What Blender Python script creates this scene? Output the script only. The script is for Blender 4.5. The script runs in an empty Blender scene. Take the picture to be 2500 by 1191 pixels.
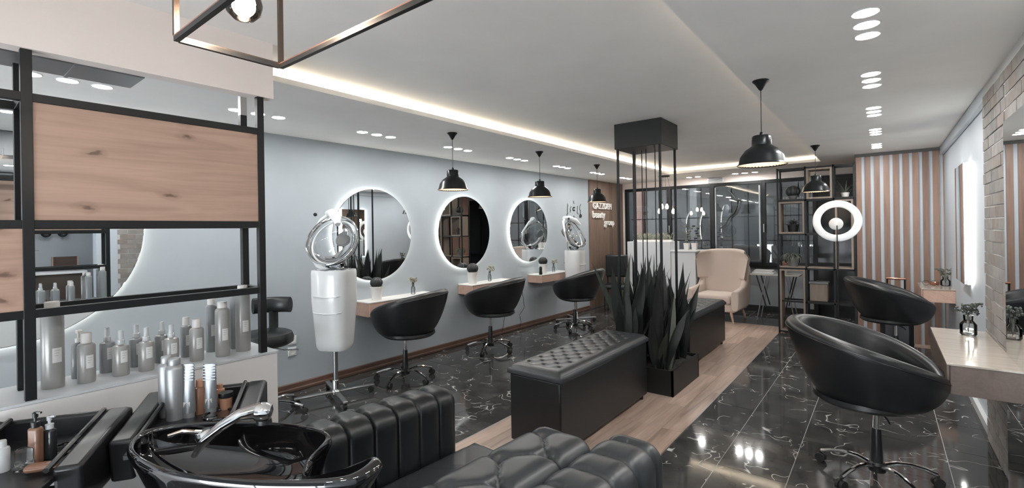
import bpy, bmesh, math, random
from math import sin, cos, pi, radians as rad, sqrt, exp
from mathutils import Vector, Matrix
random.seed(7)
SC = bpy.context.scene
COL = SC.collection
# ------------------------------------------------------------------ camera
YAW, ROLL, FPX, CYP, HC = rad(38.213), rad(-0.88), 1151.4, 562.6, 1.55
R0 = Matrix(((cos(YAW), sin(YAW), 0), (0, 0, -1), (-sin(YAW), cos(YAW), 0)))
RR = Matrix(((cos(ROLL), -sin(ROLL), 0), (sin(ROLL), cos(ROLL), 0), (0, 0, 1)))
RM = RR @ R0
RT = RM.transposed()
cd = bpy.data.cameras.new('camera'); cam = bpy.data.objects.new('camera', cd); COL.objects.link(cam)
cam.matrix_world = Matrix.Translation((0, 0, HC)) @ Matrix((RM[0], -RM[1], -RM[2])).transposed().to_4x4()
cd.sensor_fit = 'HORIZONTAL'; cd.sensor_width = 36; cd.lens = FPX / 2500 * 36
cd.shift_y = -(595.5 - CYP) / 2500; cd.clip_start = 0.02
SC.camera = cam
# ------------------------------------------------------------------ world, light, exposure
w = bpy.data.worlds.new('world'); SC.world = w; w.use_nodes = True
w.node_tree.nodes['Background'].inputs[0].default_value = (0.90, 0.95, 1.0, 1)
w.node_tree.nodes['Background'].inputs[1].default_value = 11.0  # strong fill, comes in through the opening added behind the viewer
SC.view_settings.view_transform = 'Standard'
SC.view_settings.look = 'None'; SC.view_settings.gamma = 1; SC.view_settings.exposure = 0.8
SC.view_settings.use_curve_mapping = False
DOWN_L = 100.0       # ceiling spots
COVE_L = 21.0        # LED tape in the coves
HALO_L = 10.0        # LED tape behind the mirrors

def at(px, py, ax, val):
    """point of the room behind a measured position of the photograph, on the plane axis=val"""
    d = RT @ Vector((px - 1250, py - CYP, FPX)); C = Vector((0, 0, HC))
    return C + d * ((val - C[ax]) / d[ax])
def xw(y): return -4.62 + .018 * (y - 2)          # left wall, not quite parallel to the rest
WR = math.atan(.018)
def atw(px, py):
    d = RT @ Vector((px - 1250, py - CYP, FPX)); t = (-4.656) / (d[0] - .018 * d[1])
    return Vector((0, 0, HC)) + d * t

# ------------------------------------------------------------------ materials
MATS = {}
def mat(name, col=(.5, .5, .5), rough=.5, metal=0, **k):
    if name in MATS: return MATS[name]
    m = bpy.data.materials.new(name); m.use_nodes = True; MATS[name] = m
    nt = m.node_tree; b = nt.nodes['Principled BSDF']
    b.inputs['Base Color'].default_value = (*col, 1); b.inputs['Roughness'].default_value = rough
    b.inputs['Metallic'].default_value = metal
    for a, v in k.items():
        a = a.replace('_', ' ')
        if a in b.inputs: b.inputs[a].default_value = v
    return m
def N(m, t, **k):
    n = m.node_tree.nodes.new(t)
    for a, v in k.items():
        if hasattr(n, a): setattr(n, a, v)
        else: n.inputs[a].default_value = v
    return n
def L(m, a, b): m.node_tree.links.new(a, b)
def BS(m): return m.node_tree.nodes['Principled BSDF']
def ramp(m, fac, stops):
    r = N(m, 'ShaderNodeValToRGB'); e = r.color_ramp.elements
    while len(e) < len(stops): e.new(.5)
    for i, (p, c) in enumerate(stops):
        e[i].position = p; e[i].color = (*c, 1) if len(c) == 3 else c
    L(m, fac, r.inputs[0]); return r.outputs[0]
def coords(m, scale=(1, 1, 1), rnd=0.0, src='Object'):
    tc = N(m, 'ShaderNodeTexCoord'); mp = N(m, 'ShaderNodeMapping'); mp.inputs['Scale'].default_value = scale
    L(m, tc.outputs[src], mp.inputs[0])
    if rnd:
        oi = N(m, 'ShaderNodeObjectInfo'); ml = N(m, 'ShaderNodeMath', operation='MULTIPLY'); ml.inputs[1].default_value = rnd
        L(m, oi.outputs['Random'], ml.inputs[0])
        cb = N(m, 'ShaderNodeCombineXYZ')
        for i in range(3): L(m, ml.outputs[0], cb.inputs[i])
        L(m, cb.outputs[0], mp.inputs['Location'])
    return mp.outputs[0]
def bump(m, h, s, d=.01):
    b = N(m, 'ShaderNodeBump'); b.inputs['Strength'].default_value = s; b.inputs['Distance'].default_value = d
    L(m, h, b.inputs['Height']); L(m, b.outputs[0], BS(m).inputs['Normal'])
def noise(m, v, sc, det=3, dist=0.):
    n = N(m, 'ShaderNodeTexNoise'); n.inputs['Scale'].default_value = sc; n.inputs['Detail'].default_value = det
    n.inputs['Distortion'].default_value = dist; L(m, v, n.inputs['Vector']); return n.outputs['Fac']
def paint(name, col, rough=.6, var=.03):
    m = mat(name, col, rough); v = coords(m)
    n = noise(m, v, 2.5, 4)
    c = ramp(m, n, [(.3, tuple(x * (1 - var) for x in col)), (.7, tuple(min(1, x * (1 + var)) for x in col))])
    L(m, c, BS(m).inputs['Base Color']); n2 = noise(m, v, 180, 2); bump(m, n2, .05, .001); return m
def wood(name, a, b, axis=0, rough=.35, rnd=5., sc=1., knots=False, dark=None):
    m = mat(name, a, rough); s = [9 * sc] * 3; s[axis] = .9 * sc
    v = coords(m, s, rnd)
    n1 = noise(m, v, 1.6, 5, 1.2)
    st = [(.3, a), (.55, tuple((x + y) / 2 for x, y in zip(a, b))), (.72, b)]
    c = ramp(m, n1, st)
    s2 = [60 * sc] * 3; s2[axis] = 2 * sc
    n2 = noise(m, coords(m, s2, rnd), 1.5, 3)
    mx = N(m, 'ShaderNodeMixRGB', blend_type='MULTIPLY'); mx.inputs[0].default_value = .18 if knots else .35
    L(m, c, mx.inputs[1]); L(m, ramp(m, n2, [(.3, (.62, .6, .58)), (.6, (1, 1, 1))]), mx.inputs[2])
    out = mx.outputs[0]
    oi = N(m, 'ShaderNodeObjectInfo'); mr = N(m, 'ShaderNodeMapRange'); mr.inputs['To Min'].default_value = .8; mr.inputs['To Max'].default_value = 1.12
    L(m, oi.outputs['Random'], mr.inputs[0])
    if rnd:
        hs = N(m, 'ShaderNodeHueSaturation'); L(m, mr.outputs[0], hs.inputs['Value']); L(m, out, hs.inputs['Color']); out = hs.outputs[0]
    if knots:
        s3 = [5.] * 3; s3[axis] = 2.6
        vo = N(m, 'ShaderNodeTexVoronoi'); vo.voronoi_dimensions = '2D'; vo.inputs['Scale'].default_value = 1.35; vo.inputs['Randomness'].default_value = 1
        v3 = coords(m, s3, 0); sx_ = N(m, 'ShaderNodeSeparateXYZ'); L(m, v3, sx_.inputs[0]); cx_ = N(m, 'ShaderNodeCombineXYZ'); L(m, sx_.outputs[1], cx_.inputs[0]); L(m, sx_.outputs[2], cx_.inputs[1]); vv = cx_.outputs[0]
        nz = N(m, 'ShaderNodeTexNoise'); nz.inputs['Scale'].default_value = 7; L(m, vv, nz.inputs['Vector'])
        ad = N(m, 'ShaderNodeVectorMath', operation='MULTIPLY_ADD'); ad.inputs[1].default_value = (.18, .18, .18)
        L(m, nz.outputs['Color'], ad.inputs[0]); L(m, vv, ad.inputs[2]); L(m, ad.outputs[0], vo.inputs['Vector'])
        m2 = N(m, 'ShaderNodeMixRGB', blend_type='MULTIPLY'); m2.inputs[0].default_value = .9
        L(m, out, m2.inputs[1]); L(m, ramp(m, vo.outputs['Distance'], [(.03, (.25, .21, .19)), (.08, (.8, .78, .76)), (.2, (1, 1, 1))]), m2.inputs[2])
        sc_ = N(m, 'ShaderNodeSeparateXYZ'); L(m, vo.outputs['Color'], sc_.inputs[0]); gt = N(m, 'ShaderNodeMath', operation='GREATER_THAN'); gt.inputs[1].default_value = .48; L(m, sc_.outputs[0], gt.inputs[0]); gm = N(m, 'ShaderNodeMath', operation='MULTIPLY'); gm.inputs[1].default_value = .85; L(m, gt.outputs[0], gm.inputs[0]); L(m, gm.outputs[0], m2.inputs[0]); out = m2.outputs[0]
    L(m, out, BS(m).inputs['Base Color']); bump(m, n2, .08, .002); return m
def emit(name, col, s):
    m = mat(name, col, .5); b = BS(m)
    b.inputs['Emission Color'].default_value = (*col, 1); b.inputs['Emission Strength'].default_value = s; return m

M_wall = paint('wall_paint', (.405, .45, .485), .55)
M_walr = paint('wall_paint_right', (.53, .58, .63), .55)
M_ceil = paint('ceiling_paint', (.85, .835, .81), .7)
M_sof = paint('soffit_paint', (.86, .77, .715), .6)
M_half = paint('half_wall_paint', (.72, .71, .70), .4)
M_white = paint('white_lacquer', (.74, .755, .77), .25, .01)
M_shade_in = mat('shade_inside', (.85, .72, .62), .6)
M_black = mat('black_metal', (.012, .013, .014), .38, .3)
M_gun = mat('shade_black', (.022, .025, .027), .28, .6)
M_matte = mat('matte_black', (.012, .013, .013), .5)
M_chrome = mat('chrome', (.78, .79, .8), .08, 1)
M_alu = mat('brushed_alu', (.42, .43, .44), .35, 1)
M_mirror = mat('mirror_glass', (.80, .83, .84), .0, 1)
M_gloss = mat('black_ceramic', (.004, .004, .005), .06, 0, Coat_Weight=1.0, Coat_Roughness=.03)
M_plast = mat('black_plastic', (.014, .015, .017), .32)
M_rub = mat('rubber', (.015, .015, .015), .6)
M_whpl = mat('white_plastic', (.72, .74, .75), .18)
M_pot = mat('white_pot', (.72, .71, .69), .4)
M_gpot = mat('grey_pot', (.16, .165, .165), .6)
M_cream = mat('cream_fabric', (.62, .52, .455), .85, 0, Sheen_Weight=.3)
_v = coords(M_cream); bump(M_cream, noise(M_cream, _v, 300, 2), .25, .002)
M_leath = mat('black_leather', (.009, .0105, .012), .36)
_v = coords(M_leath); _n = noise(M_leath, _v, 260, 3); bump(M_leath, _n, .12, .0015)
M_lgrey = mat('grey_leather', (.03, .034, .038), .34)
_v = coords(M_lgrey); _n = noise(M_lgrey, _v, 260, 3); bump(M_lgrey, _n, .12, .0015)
M_oak = wood('pale_oak', (.52, .345, .265), (.40, .262, .20), 1, .42, 0, 1, True)
M_shelf = wood('shelf_oak', (.60, .41, .33), (.50, .34, .27), 1, .4, 3)
M_top = wood('counter_laminate', (.47, .42, .37), (.40, .35, .30), 0, .12, 3)
M_side = wood('counter_side', (.125, .085, .067), (.09, .062, .05), 1, .4, 3)
M_plank = wood('floor_plank', (.60, .46, .375), (.33, .235, .185), 1, .30, 30, .8)
M_slat = wood('slat_wood', (.33, .205, .15), (.23, .14, .105), 2, .45, 9, 1)
M_panel = wood('panel_walnut', (.21, .145, .11), (.15, .103, .08), 2, .45, 2, 1.5)
M_base = wood('base_wood', (.17, .10, .07), (.10, .06, .045), 1, .35, 3)
M_frwood = wood('frame_wood', (.33, .27, .22), (.24, .19, .155), 2, .5, 3)
M_cop = mat('copper', (.62, .33, .24), .25, 1)
M_brass = mat('bronze_bar', (.10, .075, .06), .3, 1)
M_warm = emit('warm_bulb', (1, .72, .5), 25)
M_down = emit('spot_disc', (1, .985, .96), DOWN_L)
M_cove = emit('cove_led', (1, .88, .70), COVE_L)
M_halo = emit('halo_led', (1, .95, .86), HALO_L)
M_dark = mat('dark_glass_cabinet', (.02, .022, .024), .15)
M_fol = mat('dark_leaf', (.022, .027, .026), .45)
M_fol2 = mat('pale_leaf', (.13, .145, .115), .5)
M_fol3 = mat('grey_green_leaf', (.05, .062, .05), .5)
M_soil = mat('soil', (.03, .027, .025), .9)
M_mortar = mat('mortar', (.62, .61, .60), .9)
def _mk():
    m = mat('marble_tile', (.02, .02, .02), .07); v = coords(m, (1, 1, 1), 37)
    def vein(sc, dist, wd, ms, lo):
        n = noise(m, v, sc, 2, dist)
        s = N(m, 'ShaderNodeMath', operation='SUBTRACT'); s.inputs[1].default_value = .5; L(m, n, s.inputs[0])
        a = N(m, 'ShaderNodeMath', operation='ABSOLUTE'); L(m, s.outputs[0], a.inputs[0])
        r = ramp(m, a.outputs[0], [(0, (1, 1, 1)), (wd, (0, 0, 0))])
        k = ramp(m, noise(m, v, ms, 2), [(lo, (0, 0, 0)), (lo + .05, (1, 1, 1))])
        q = N(m, 'ShaderNodeMath', operation='MULTIPLY'); L(m, r, q.inputs[0]); L(m, k, q.inputs[1]); return q.outputs[0]
    a = vein(2.6, .2, .0055, 4.5, .52); b = vein(4.0, .15, .006, 5.5, .53)
    mx = N(m, 'ShaderNodeMath', operation='MAXIMUM'); L(m, a, mx.inputs[0]); L(m, b, mx.inputs[1])
    base = ramp(m, noise(m, v, 5, 5, .5), [(.3, (.035, .035, .035)), (.7, (.078, .077, .075))])
    c = N(m, 'ShaderNodeMixRGB'); L(m, mx.outputs[0], c.inputs[0]); L(m, base, c.inputs[1]); c.inputs[2].default_value = (.62, .62, .60, 1)
    L(m, c.outputs[0], BS(m).inputs['Base Color']); return m
M_tile = _mk()
def _mb():
    m = mat('grey_brick', (.2, .2, .2), .85); v = coords(m, (1, 1, 1), 11)
    oi = N(m, 'ShaderNodeObjectInfo')
    c1 = ramp(m, oi.outputs['Random'], [(0, (.25, .235, .225)), (.35, (.30, .285, .27)), (.7, (.27, .225, .20)), (1, (.36, .345, .33))])
    n = noise(m, v, 14, 5); mx = N(m, 'ShaderNodeMixRGB', blend_type='MULTIPLY'); mx.inputs[0].default_value = .5
    L(m, c1, mx.inputs[1]); L(m, ramp(m, n, [(.3, (.6, .6, .6)), (.7, (1.15, 1.15, 1.15))]), mx.inputs[2])
    L(m, mx.outputs[0], BS(m).inputs['Base Color']); bump(m, n, .4, .004); return m
M_brick = _mb()
def glassy(name, tint, gl, rough=.02):
    m = mat(name); nt = m.node_tree; nt.nodes.remove(BS(m)); o = nt.nodes['Material Output']
    t = N(m, 'ShaderNodeBsdfTransparent'); t.inputs[0].default_value = (*tint, 1)
    g = N(m, 'ShaderNodeBsdfGlossy'); g.inputs['Roughness'].default_value = rough
    f = N(m, 'ShaderNodeFresnel'); f.inputs[0].default_value = 1.5
    mr = N(m, 'ShaderNodeMath', operation='MULTIPLY_ADD'); mr.inputs[1].default_value = 1.0; mr.inputs[2].default_value = gl; mr.use_clamp = True
    L(m, f.outputs[0], mr.inputs[0]); x = N(m, 'ShaderNodeMixShader')
    L(m, mr.outputs[0], x.inputs[0]); L(m, t.outputs[0], x.inputs[1]); L(m, g.outputs[0], x.inputs[2]); L(m, x.outputs[0], o.inputs[0]); return m
M_glass = glassy('window_glass', (.75, .78, .8), .03)
M_clear = glassy('clear_glass', (.975, .985, .985), .01)
M_visor = glassy('dryer_visor', (.86, .88, .9), .06)

# ------------------------------------------------------------------ mesh helpers
class MB:
    def __init__(s): s.v = []; s.f = []
    def add(s, vs, fs, M=None):
        o = len(s.v)
        s.v += [tuple(M @ Vector(p)) if M else tuple(p) for p in vs]; s.f += [[o + i for i in f] for f in fs]; return s
    def box(s, c, d, rz=0, M=None):
        x, y, z = [a / 2 for a in d]; v = [(sx * x, sy * y, sz * z) for sx in (-1, 1) for sy in (-1, 1) for sz in (-1, 1)]
        m = Matrix.Translation(c) @ Matrix.Rotation(rz, 4, 'Z')
        if M: m = M @ m
        return s.add(v, [(0, 1, 3, 2), (4, 6, 7, 5), (0, 4, 5, 1), (2, 3, 7, 6), (0, 2, 6, 4), (1, 5, 7, 3)], m)
    def box2(s, a, b):
        return s.box([(p + q) / 2 for p, q in zip(a, b)], [abs(p - q) for p, q in zip(a, b)])
    def lathe(s, prof, n=24, M=None, cap=True, a0=0, a1=2 * pi, sy=1):
        full = abs(a1 - a0 - 2 * pi) < 1e-6; k = n if full else n + 1; vs = []; fs = []
        for r, z in prof:
            for i in range(k):
                a = a0 + (a1 - a0) * i / n; vs.append((r * cos(a), r * sin(a) * sy, z))
        for j in range(len(prof) - 1):
            for i in range(n):
                i2 = (i + 1) % k
                fs.append((j * k + i, j * k + i2, (j + 1) * k + i2, (j + 1) * k + i))
        if cap and full:
            if prof[0][0] > 1e-5: fs.append(tuple(range(k))[::-1])
            if prof[-1][0] > 1e-5: fs.append(tuple((len(prof) - 1) * k + i for i in range(k)))
        return s.add(vs, fs, M)
    def cyl(s, a, b, r, n=12, r2=None):
        a = Vector(a); b = Vector(b); d = b - a
        M = Matrix.Translation(a) @ d.to_track_quat('Z', 'Y').to_matrix().to_4x4()
        return s.lathe([(r, 0), (r if r2 is None else r2, d.length)], n, M)
    def tube(s, pts, r, n=8, sx=1.):
        pts = [Vector(p) for p in pts]; vs = []; fs = []; rs = r if isinstance(r, (list, tuple)) else [r] * len(pts)
        up = Vector((0, 0, 1))
        for i, p in enumerate(pts):
            t = (pts[min(i + 1, len(pts) - 1)] - pts[max(i - 1, 0)]).normalized()
            u = up if abs(t.dot(up)) < .97 else Vector((1, 0, 0))
            a = t.cross(u).normalized(); b = a.cross(t).normalized()
            for k in range(n):
                q = 2 * pi * k / n + pi / n; vs.append(p + a * cos(q) * rs[i] * sx + b * sin(q) * rs[i])
        for i in range(len(pts) - 1):
            for k in range(n):
                fs.append((i * n + k, i * n + (k + 1) % n, (i + 1) * n + (k + 1) % n, (i + 1) * n + k))
        fs.append(tuple(range(n))[::-1]); fs.append(tuple((len(pts) - 1) * n + k for k in range(n)))
        return s.add(vs, fs)
    def torus(s, R, r, n=48, m=12, M=None, sz=1.):
        vs = []; fs = []
        for i in range(n):
            a = 2 * pi * i / n
            for j in range(m):
                b = 2 * pi * j / m; vs.append(((R + r * cos(b)) * cos(a), (R + r * cos(b)) * sin(a), r * sin(b) * sz))
        for i in range(n):
            for j in range(m): fs.append((i * m + j, ((i + 1) % n) * m + j, ((i + 1) % n) * m + (j + 1) % m, i * m + (j + 1) % m))
        return s.add(vs, fs, M)
    def grid(s, fn, nu, nv, wrapu=False):
        vs = []; fs = []; ku = nu if wrapu else nu + 1
        for i in range(ku):
            for j in range(nv + 1): vs.append(fn(i / nu, j / nv))
        for i in range(nu):
            for j in range(nv):
                a = i * (nv + 1) + j; b = ((i + 1) % ku) * (nv + 1) + j; fs.append((a, b, b + 1, a + 1))
        return s.add(vs, fs)
    def prism(s, poly, h, M=None):
        n = len(poly); vs = [(x, y, 0) for x, y in poly] + [(x, y, h) for x, y in poly]
        fs = [tuple(range(n))[::-1], tuple(range(n, 2 * n))] + [(i, (i + 1) % n, (i + 1) % n + n, i + n) for i in range(n)]
        return s.add(vs, fs, M)
    def sphere(s, c, r, n=16, sc=(1, 1, 1)):
        pr = [(max(0, r * sin(pi * i / (n // 2))), -r * cos(pi * i / (n // 2))) for i in range(n // 2 + 1)]
        return s.lathe(pr, n, Matrix.Translation(c) @ Matrix.Diagonal((*sc, 1)), cap=False)
    def mesh(s, name, m, smooth=True, ang=35):
        me = bpy.data.meshes.new(name); me.from_pydata(s.v, [], s.f); me.materials.append(m)
        bm = bmesh.new(); bm.from_mesh(me); bmesh.ops.remove_doubles(bm, verts=bm.verts, dist=1e-5)
        bmesh.ops.recalc_face_normals(bm, faces=bm.faces); bm.to_mesh(me); bm.free()
        if smooth:
            me.polygons.foreach_set('use_smooth', [True] * len(me.polygons)); me.set_sharp_from_angle(angle=rad(ang))
        return me
    def build(s, name, m, parent=None, loc=None, rz=0, smooth=True, bevel=0, ang=35, seg=2, label=None):
        o = bpy.data.objects.new(name, s.mesh(name, m, smooth, ang)); COL.objects.link(o)
        if parent: o.parent = parent
        if loc: o.location = loc
        o.rotation_euler.z = rz
        if bevel:
            b = o.modifiers.new('bevel', 'BEVEL'); b.width = bevel; b.segments = seg; b.limit_method = 'ANGLE'; b.angle_limit = rad(40)
        if label: o['label'] = label
        return o
def E(name, label, cat, loc=(0, 0, 0), rz=0, group=None):
    o = bpy.data.objects.new(name, None); COL.objects.link(o); o.location = loc; o.rotation_euler = (0, 0, rz)
    o.empty_display_size = .1; tag(o, label, cat, group); return o
def tag(o, label, cat, group=None):
    o['label'] = label; o['category'] = cat
    if group: o['group'] = group
    return o
def S(o): o['kind'] = 'structure'; return o
def SE(name, loc=(0, 0, 0), rz=0):
    o = bpy.data.objects.new(name, None); COL.objects.link(o); o.location = loc; o.rotation_euler.z = rz; return S(o)
def part(name, me, parent, loc=(0, 0, 0), rot=(0, 0, 0), sc=(1, 1, 1)):
    o = bpy.data.objects.new(name, me); COL.objects.link(o); o.parent = parent; o.location = loc; o.rotation_euler = rot; o.scale = sc; return o
def dup(root, loc, rz, label=None, group=None):
    r = root.copy(); COL.objects.link(r); r.location = loc; r.rotation_euler = (root.rotation_euler.x, root.rotation_euler.y, rz)
    if label: r['label'] = label
    if group: r['group'] = group
    for ch in list(root.children):
        c = ch.copy(); COL.objects.link(c); c.parent = r
        for g in ch.children:
            d = g.copy(); COL.objects.link(d); d.parent = c
    return r
def bx(name, a, b, m, parent=None, bevel=0, **k): return MB().box2(a, b).build(name, m, parent, bevel=bevel, **k)

# ================================================================== SETTING
XR, YB, YF, ZL, ZU = .57, 9.6, -3.0, 2.52, 2.605
XI0, XI1, YI1 = -3.02, -.73, 8.456      # raised field of the ceiling
# floor
fl = S(bx('floor', (-5.2, YF, -.12), (2.2, 12.5, -.003), M_mortar))
BX0, BX1 = -2.47, -1.212
def tile_mesh(wx, wy):
    g = .0017; return MB().box((wx / 2, wy / 2, -.006), (wx - g * 2, wy - g * 2, .012)).mesh('tile', M_tile, False)
TX, TY = .395, .57
tm = tile_mesh(TX, TY); tm_l = tile_mesh(.34, TY); tm_r = tile_mesh(XR + .02 + .872 - 3 * TX, TY)
ty0 = 3.243 - 3 * TY
for j in range(11):
    y = ty0 + j * TY
    if y + TY > 7.45: 
        if y > 7.4: break
    part('tile', tm_l, fl, (BX1, y, 0))
    for i in range(3): part('tile', tm, fl, (-.872 + i * TX, y, 0))
    part('tile', tm_r, fl, (-.872 + 3 * TX, y, 0))
for j in range(15):
    y = ty0 - TY + j * TY
    for i in range(6):
        x = BX0 - (i + 1) * TX
        if x < -4.85: continue
        part('tile', tm, fl, (x, y, 0))
# tiles at the back, in front of the window wall
tb = tile_mesh(.62, .5)
for j in range(3):
    for i in range(5):
        part('tile', tb, fl, (-2.47 + i * .62, 8.27 + j * .5, 0))
# near part of the floor, out of the picture
bx('near_floor_tiles', (-5, YF, -.012), (XR + 1.6, ty0 - TY, 0), M_tile, fl, smooth=False)['kind'] = 'stuff'
bx('near_floor_tiles', (BX1, ty0 - TY, -.0125), (XR + .1, ty0, -.0005), M_tile, fl, smooth=False)['kind'] = 'stuff'
bx('near_floor_tiles', (XR + .02, ty0 - TY, -.0125), (XR + 1.6, 2.2, -.0005), M_tile, fl, smooth=False)['kind'] = 'stuff'
# plank strip
pw, pl = (BX1 - BX0) / 8, 1.05
pm = MB().box((pw / 2, pl / 2, -.006), (pw - .0016, pl - .0016, .012)).mesh('plank', M_plank, False)
pmh = MB().box((pw / 2, pl / 4, -.006), (pw - .0016, pl / 2 - .0016, .012)).mesh('plank', M_plank, False)
for i in range(8):
    y = ty0 - TY + (.5 * pl if i % 2 else 0)
    if i % 2: part('plank', pmh, fl, (BX0 + i * pw, ty0 - TY, .0))
    while y + pl < 8.27: part('plank', pm, fl, (BX0 + i * pw, y, 0)); y += pl
    r = 8.27 - y
    if r > .02: part('plank', MB().box((pw / 2, r / 2, -.006), (pw - .0016, r - .0016, .012)).mesh('plank', M_plank, False), fl, (BX0 + i * pw, y, 0))
ye = ty0 + 11 * TY
ye = ty0 + 10 * TY if ty0 + 10 * TY > 7.4 else ye
for k in range(6):
    yy = ye + k * (8.27 - ye) / 6; d = (8.27 - ye) / 6
    for (a, b) in ((BX1, -.3), (-.3, XR + .02)):
        bx('plank', (a + .001, yy + .001, -.012), (b - .001, yy + d - .001, 0), M_plank, fl, smooth=False)
bx('trim_metal', (BX1 - .004, ty0, -.006), (BX1 + .004, ye, .001), M_alu, fl)
bx('trim_metal', (BX0 - .004, ty0, -.006), (BX0 + .004, 8.27, .001), M_alu, fl)

# ceiling: low border with a raised field lit by LED coves
c = SE('ceiling')
cb = MB(); ex = -5.2
cb.box2((ex, YF, ZL), (XI0, 10.2, ZL + .02)); cb.box2((XI0, YI1, ZL), (XI1, 10.2, ZL + .02)); cb.box2((XI1, YF, ZL), (2.2, 10.2, ZL + .02))
cb.build('low_border', M_ceil, c, smooth=False)
cu = MB(); cu.box2((XI0 - .5, YF, ZU), (XI1 + .5, YI1 + .5, ZU + .1)); cu.build('raised_field', M_ceil, c, smooth=False)
cv = MB(); cv.box2((XI0 - .02, YF, ZL + .02), (XI0, YI1, ZL + .035)); cv.box2((XI0, YI1, ZL + .02), (XI1, YI1 + .02, ZL + .035)); cv.box2((XI1, YF, ZL + .02), (XI1 + .02, YI1, ZL + .035))
cv.build('cove_lip', M_ceil, c, smooth=False)
cw = MB(); cw.box2((XI0 - .5, YF, ZL + .021), (XI0 - .48, YI1 + .5, ZU)); cw.box2((XI0 - .5, YI1 + .48, ZL + .021), (XI1 + .5, YI1 + .5, ZU)); cw.box2((XI1 + .48, YF, ZL + .021), (XI1 + .5, YI1 + .5, ZU))
cw.build('cove_back', M_ceil, c, smooth=False)
ce = MB(); ce.box2((XI0 - .13, 1.2, ZL + .021), (XI0 - .10, YI1 + .1, ZL + .030)); ce.box2((XI0 - .1, YI1 + .10, ZL + .021), (XI1 + .08, YI1 + .13, ZL + .030))
ce.build('led_strip', M_cove, c, smooth=False)
M_cove2 = emit('cove_led_dim', (1, .88, .74), COVE_L * .3)
ce = MB(); ce.box2((XI1 + .16, YF, ZL + .021), (XI1 + .19, YI1 + .1, ZL + .030)); ce.build('led_strip', M_cove2, c, smooth=False)

# left wall, baseboard, timber panel
def wbox(name, y0, y1, z0, z1, t0, t1, m, parent=None, **k):
    """box on the left wall: y range, z range, thickness from t0 to t1 into the room"""
    b = MB(); v = []
    for y in (y0, y1):
        for z in (z0, z1):
            for t in (t0, t1): v.append((xw(y) + t, y, z))
    b.add(v, [(0, 1, 3, 2), (4, 6, 7, 5), (0, 4, 5, 1), (2, 3, 7, 6), (0, 2, 6, 4), (1, 5, 7, 3)]); return b.build(name, m, parent, **k)
wl = S(wbox('wall_left', YF, YB + .6, 0, ZL + .02, -.15, 0, M_wall, smooth=False))
bl = SE('baseboard_left')
wbox('skirting_board', YF, 8.1, 0, .075, .0, .03, M_base, bl, bevel=.004)
wbox('quarter_round', YF, 8.1, 0, .035, .03, .055, M_base, bl, bevel=.008)
tp = E('timber_wall_panel', 'walnut timber cladding with white raised letters at the end of the left wall', 'wall panel', (xw(8.9), 8.9, 0), -WR)
_p0, _p1, npl = 8.15, 9.58, 9
for i in range(npl):
    a = _p0 + (_p1 - _p0) * i / npl - 8.9; b_ = _p0 + (_p1 - _p0) * (i + 1) / npl - 8.9
    bx('board', (.0, a + .0015, .02), (.028, b_ - .0015, ZL - .002), M_panel, tp, bevel=.002)
M_letter = mat('white_letter', (.85, .83, .8), .4)
def text(body, size, ext, m, parent, loc, rot, name='lettering', bold=0, sx=1, align='LEFT'):
    cu = bpy.data.curves.new(name, 'FONT'); cu.body = body; cu.size = size; cu.extrude = ext; cu.offset = bold; cu.align_x = align; cu.resolution_u = 3
    t = bpy.data.objects.new(name, cu); COL.objects.link(t)
    bpy.context.view_layer.update()
    me = bpy.data.meshes.new_from_object(t.evaluated_get(bpy.context.evaluated_depsgraph_get())); bpy.data.objects.remove(t)
    me.materials.clear(); me.materials.append(m); me.name = name
    o = bpy.data.objects.new(name, me); COL.objects.link(o); o.parent = parent; o.location = loc; o.rotation_euler = rot; o.scale = (sx, 1, 1); return o
TR = (pi / 2, 0, pi / 2)
text('GAZZDEH', .175, .012, M_letter, tp, (.042, 8.24 - 8.9, 1.955), TR, 'lettering', .0008, .95)
text('beauty', .20, .012, M_letter, tp, (.042, 8.22 - 8.9, 1.775), TR, 'lettering', .0008, .95)
text('group', .19, .012, M_letter, tp, (.042, 8.70 - 8.9, 1.625), TR, 'lettering', .0008, .95)

# right wall: brick pier with mirror, white wall beyond, alcove behind the viewer
wr = SE('wall_right')
XB = XR + .014
bx('mortar_bed', (XR + .0045, 1.855, 0), (XB + .3, 4.752, ZL), M_mortar, wr, smooth=False)
bx('plaster', (XR + .04, 4.752, 0), (XR + .4, 8.1, ZL), M_walr, wr, smooth=False)
bx('plaster', (XR, 1.60, 0), (XB + .3, 1.855, ZL), M_walr, wr, smooth=False)
bx('plaster', (XR, YF, 0), (XB + .3, .4, ZL), M_walr, wr, smooth=False)
bx('plaster', (1.75, .3, 0), (1.9, 2.9, ZL), M_walr, wr, smooth=False)
bx('plaster', (XR, .38, 0), (1.9, .4, ZL), M_walr, wr, smooth=False)
bx('plaster', (XB + .3, 1.9, 0), (1.9, 1.92, ZL), M_walr, wr, smooth=False)
bh, bl_, g = .0695, .205, .0095
bms = [MB().box((0, 0, 0), (.026, w_, bh)).mesh('brick', M_brick, False) for w_ in (bl_, bl_ / 2 - g / 2)]
def brick_rows(y0, y1, z0, z1):
    r0 = int(round(z0 / (bh + g))); r = r0
    while (r + 1) * (bh + g) <= z1 + .02:
        z = r * (bh + g) + bh / 2 + g; y = y1
        first = r % 2
        while y > y0 + .03:
            wdt = (bl_ / 2 - g / 2) if first else bl_; first = 0
            wdt = min(wdt, y - y0)
            part('brick', bms[0], wr, (XR + .013 - random.uniform(-.002, .004), y - wdt / 2, z), (0, 0, 0), (1, wdt / bl_, 1))
            y -= wdt + g
        r += 1
brick_rows(3.985, 4.752, 0, 2.49); brick_rows(1.86, 2.63, 0, 2.49); brick_rows(3.0, 3.985 - g, 2.16, 2.49)
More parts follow.
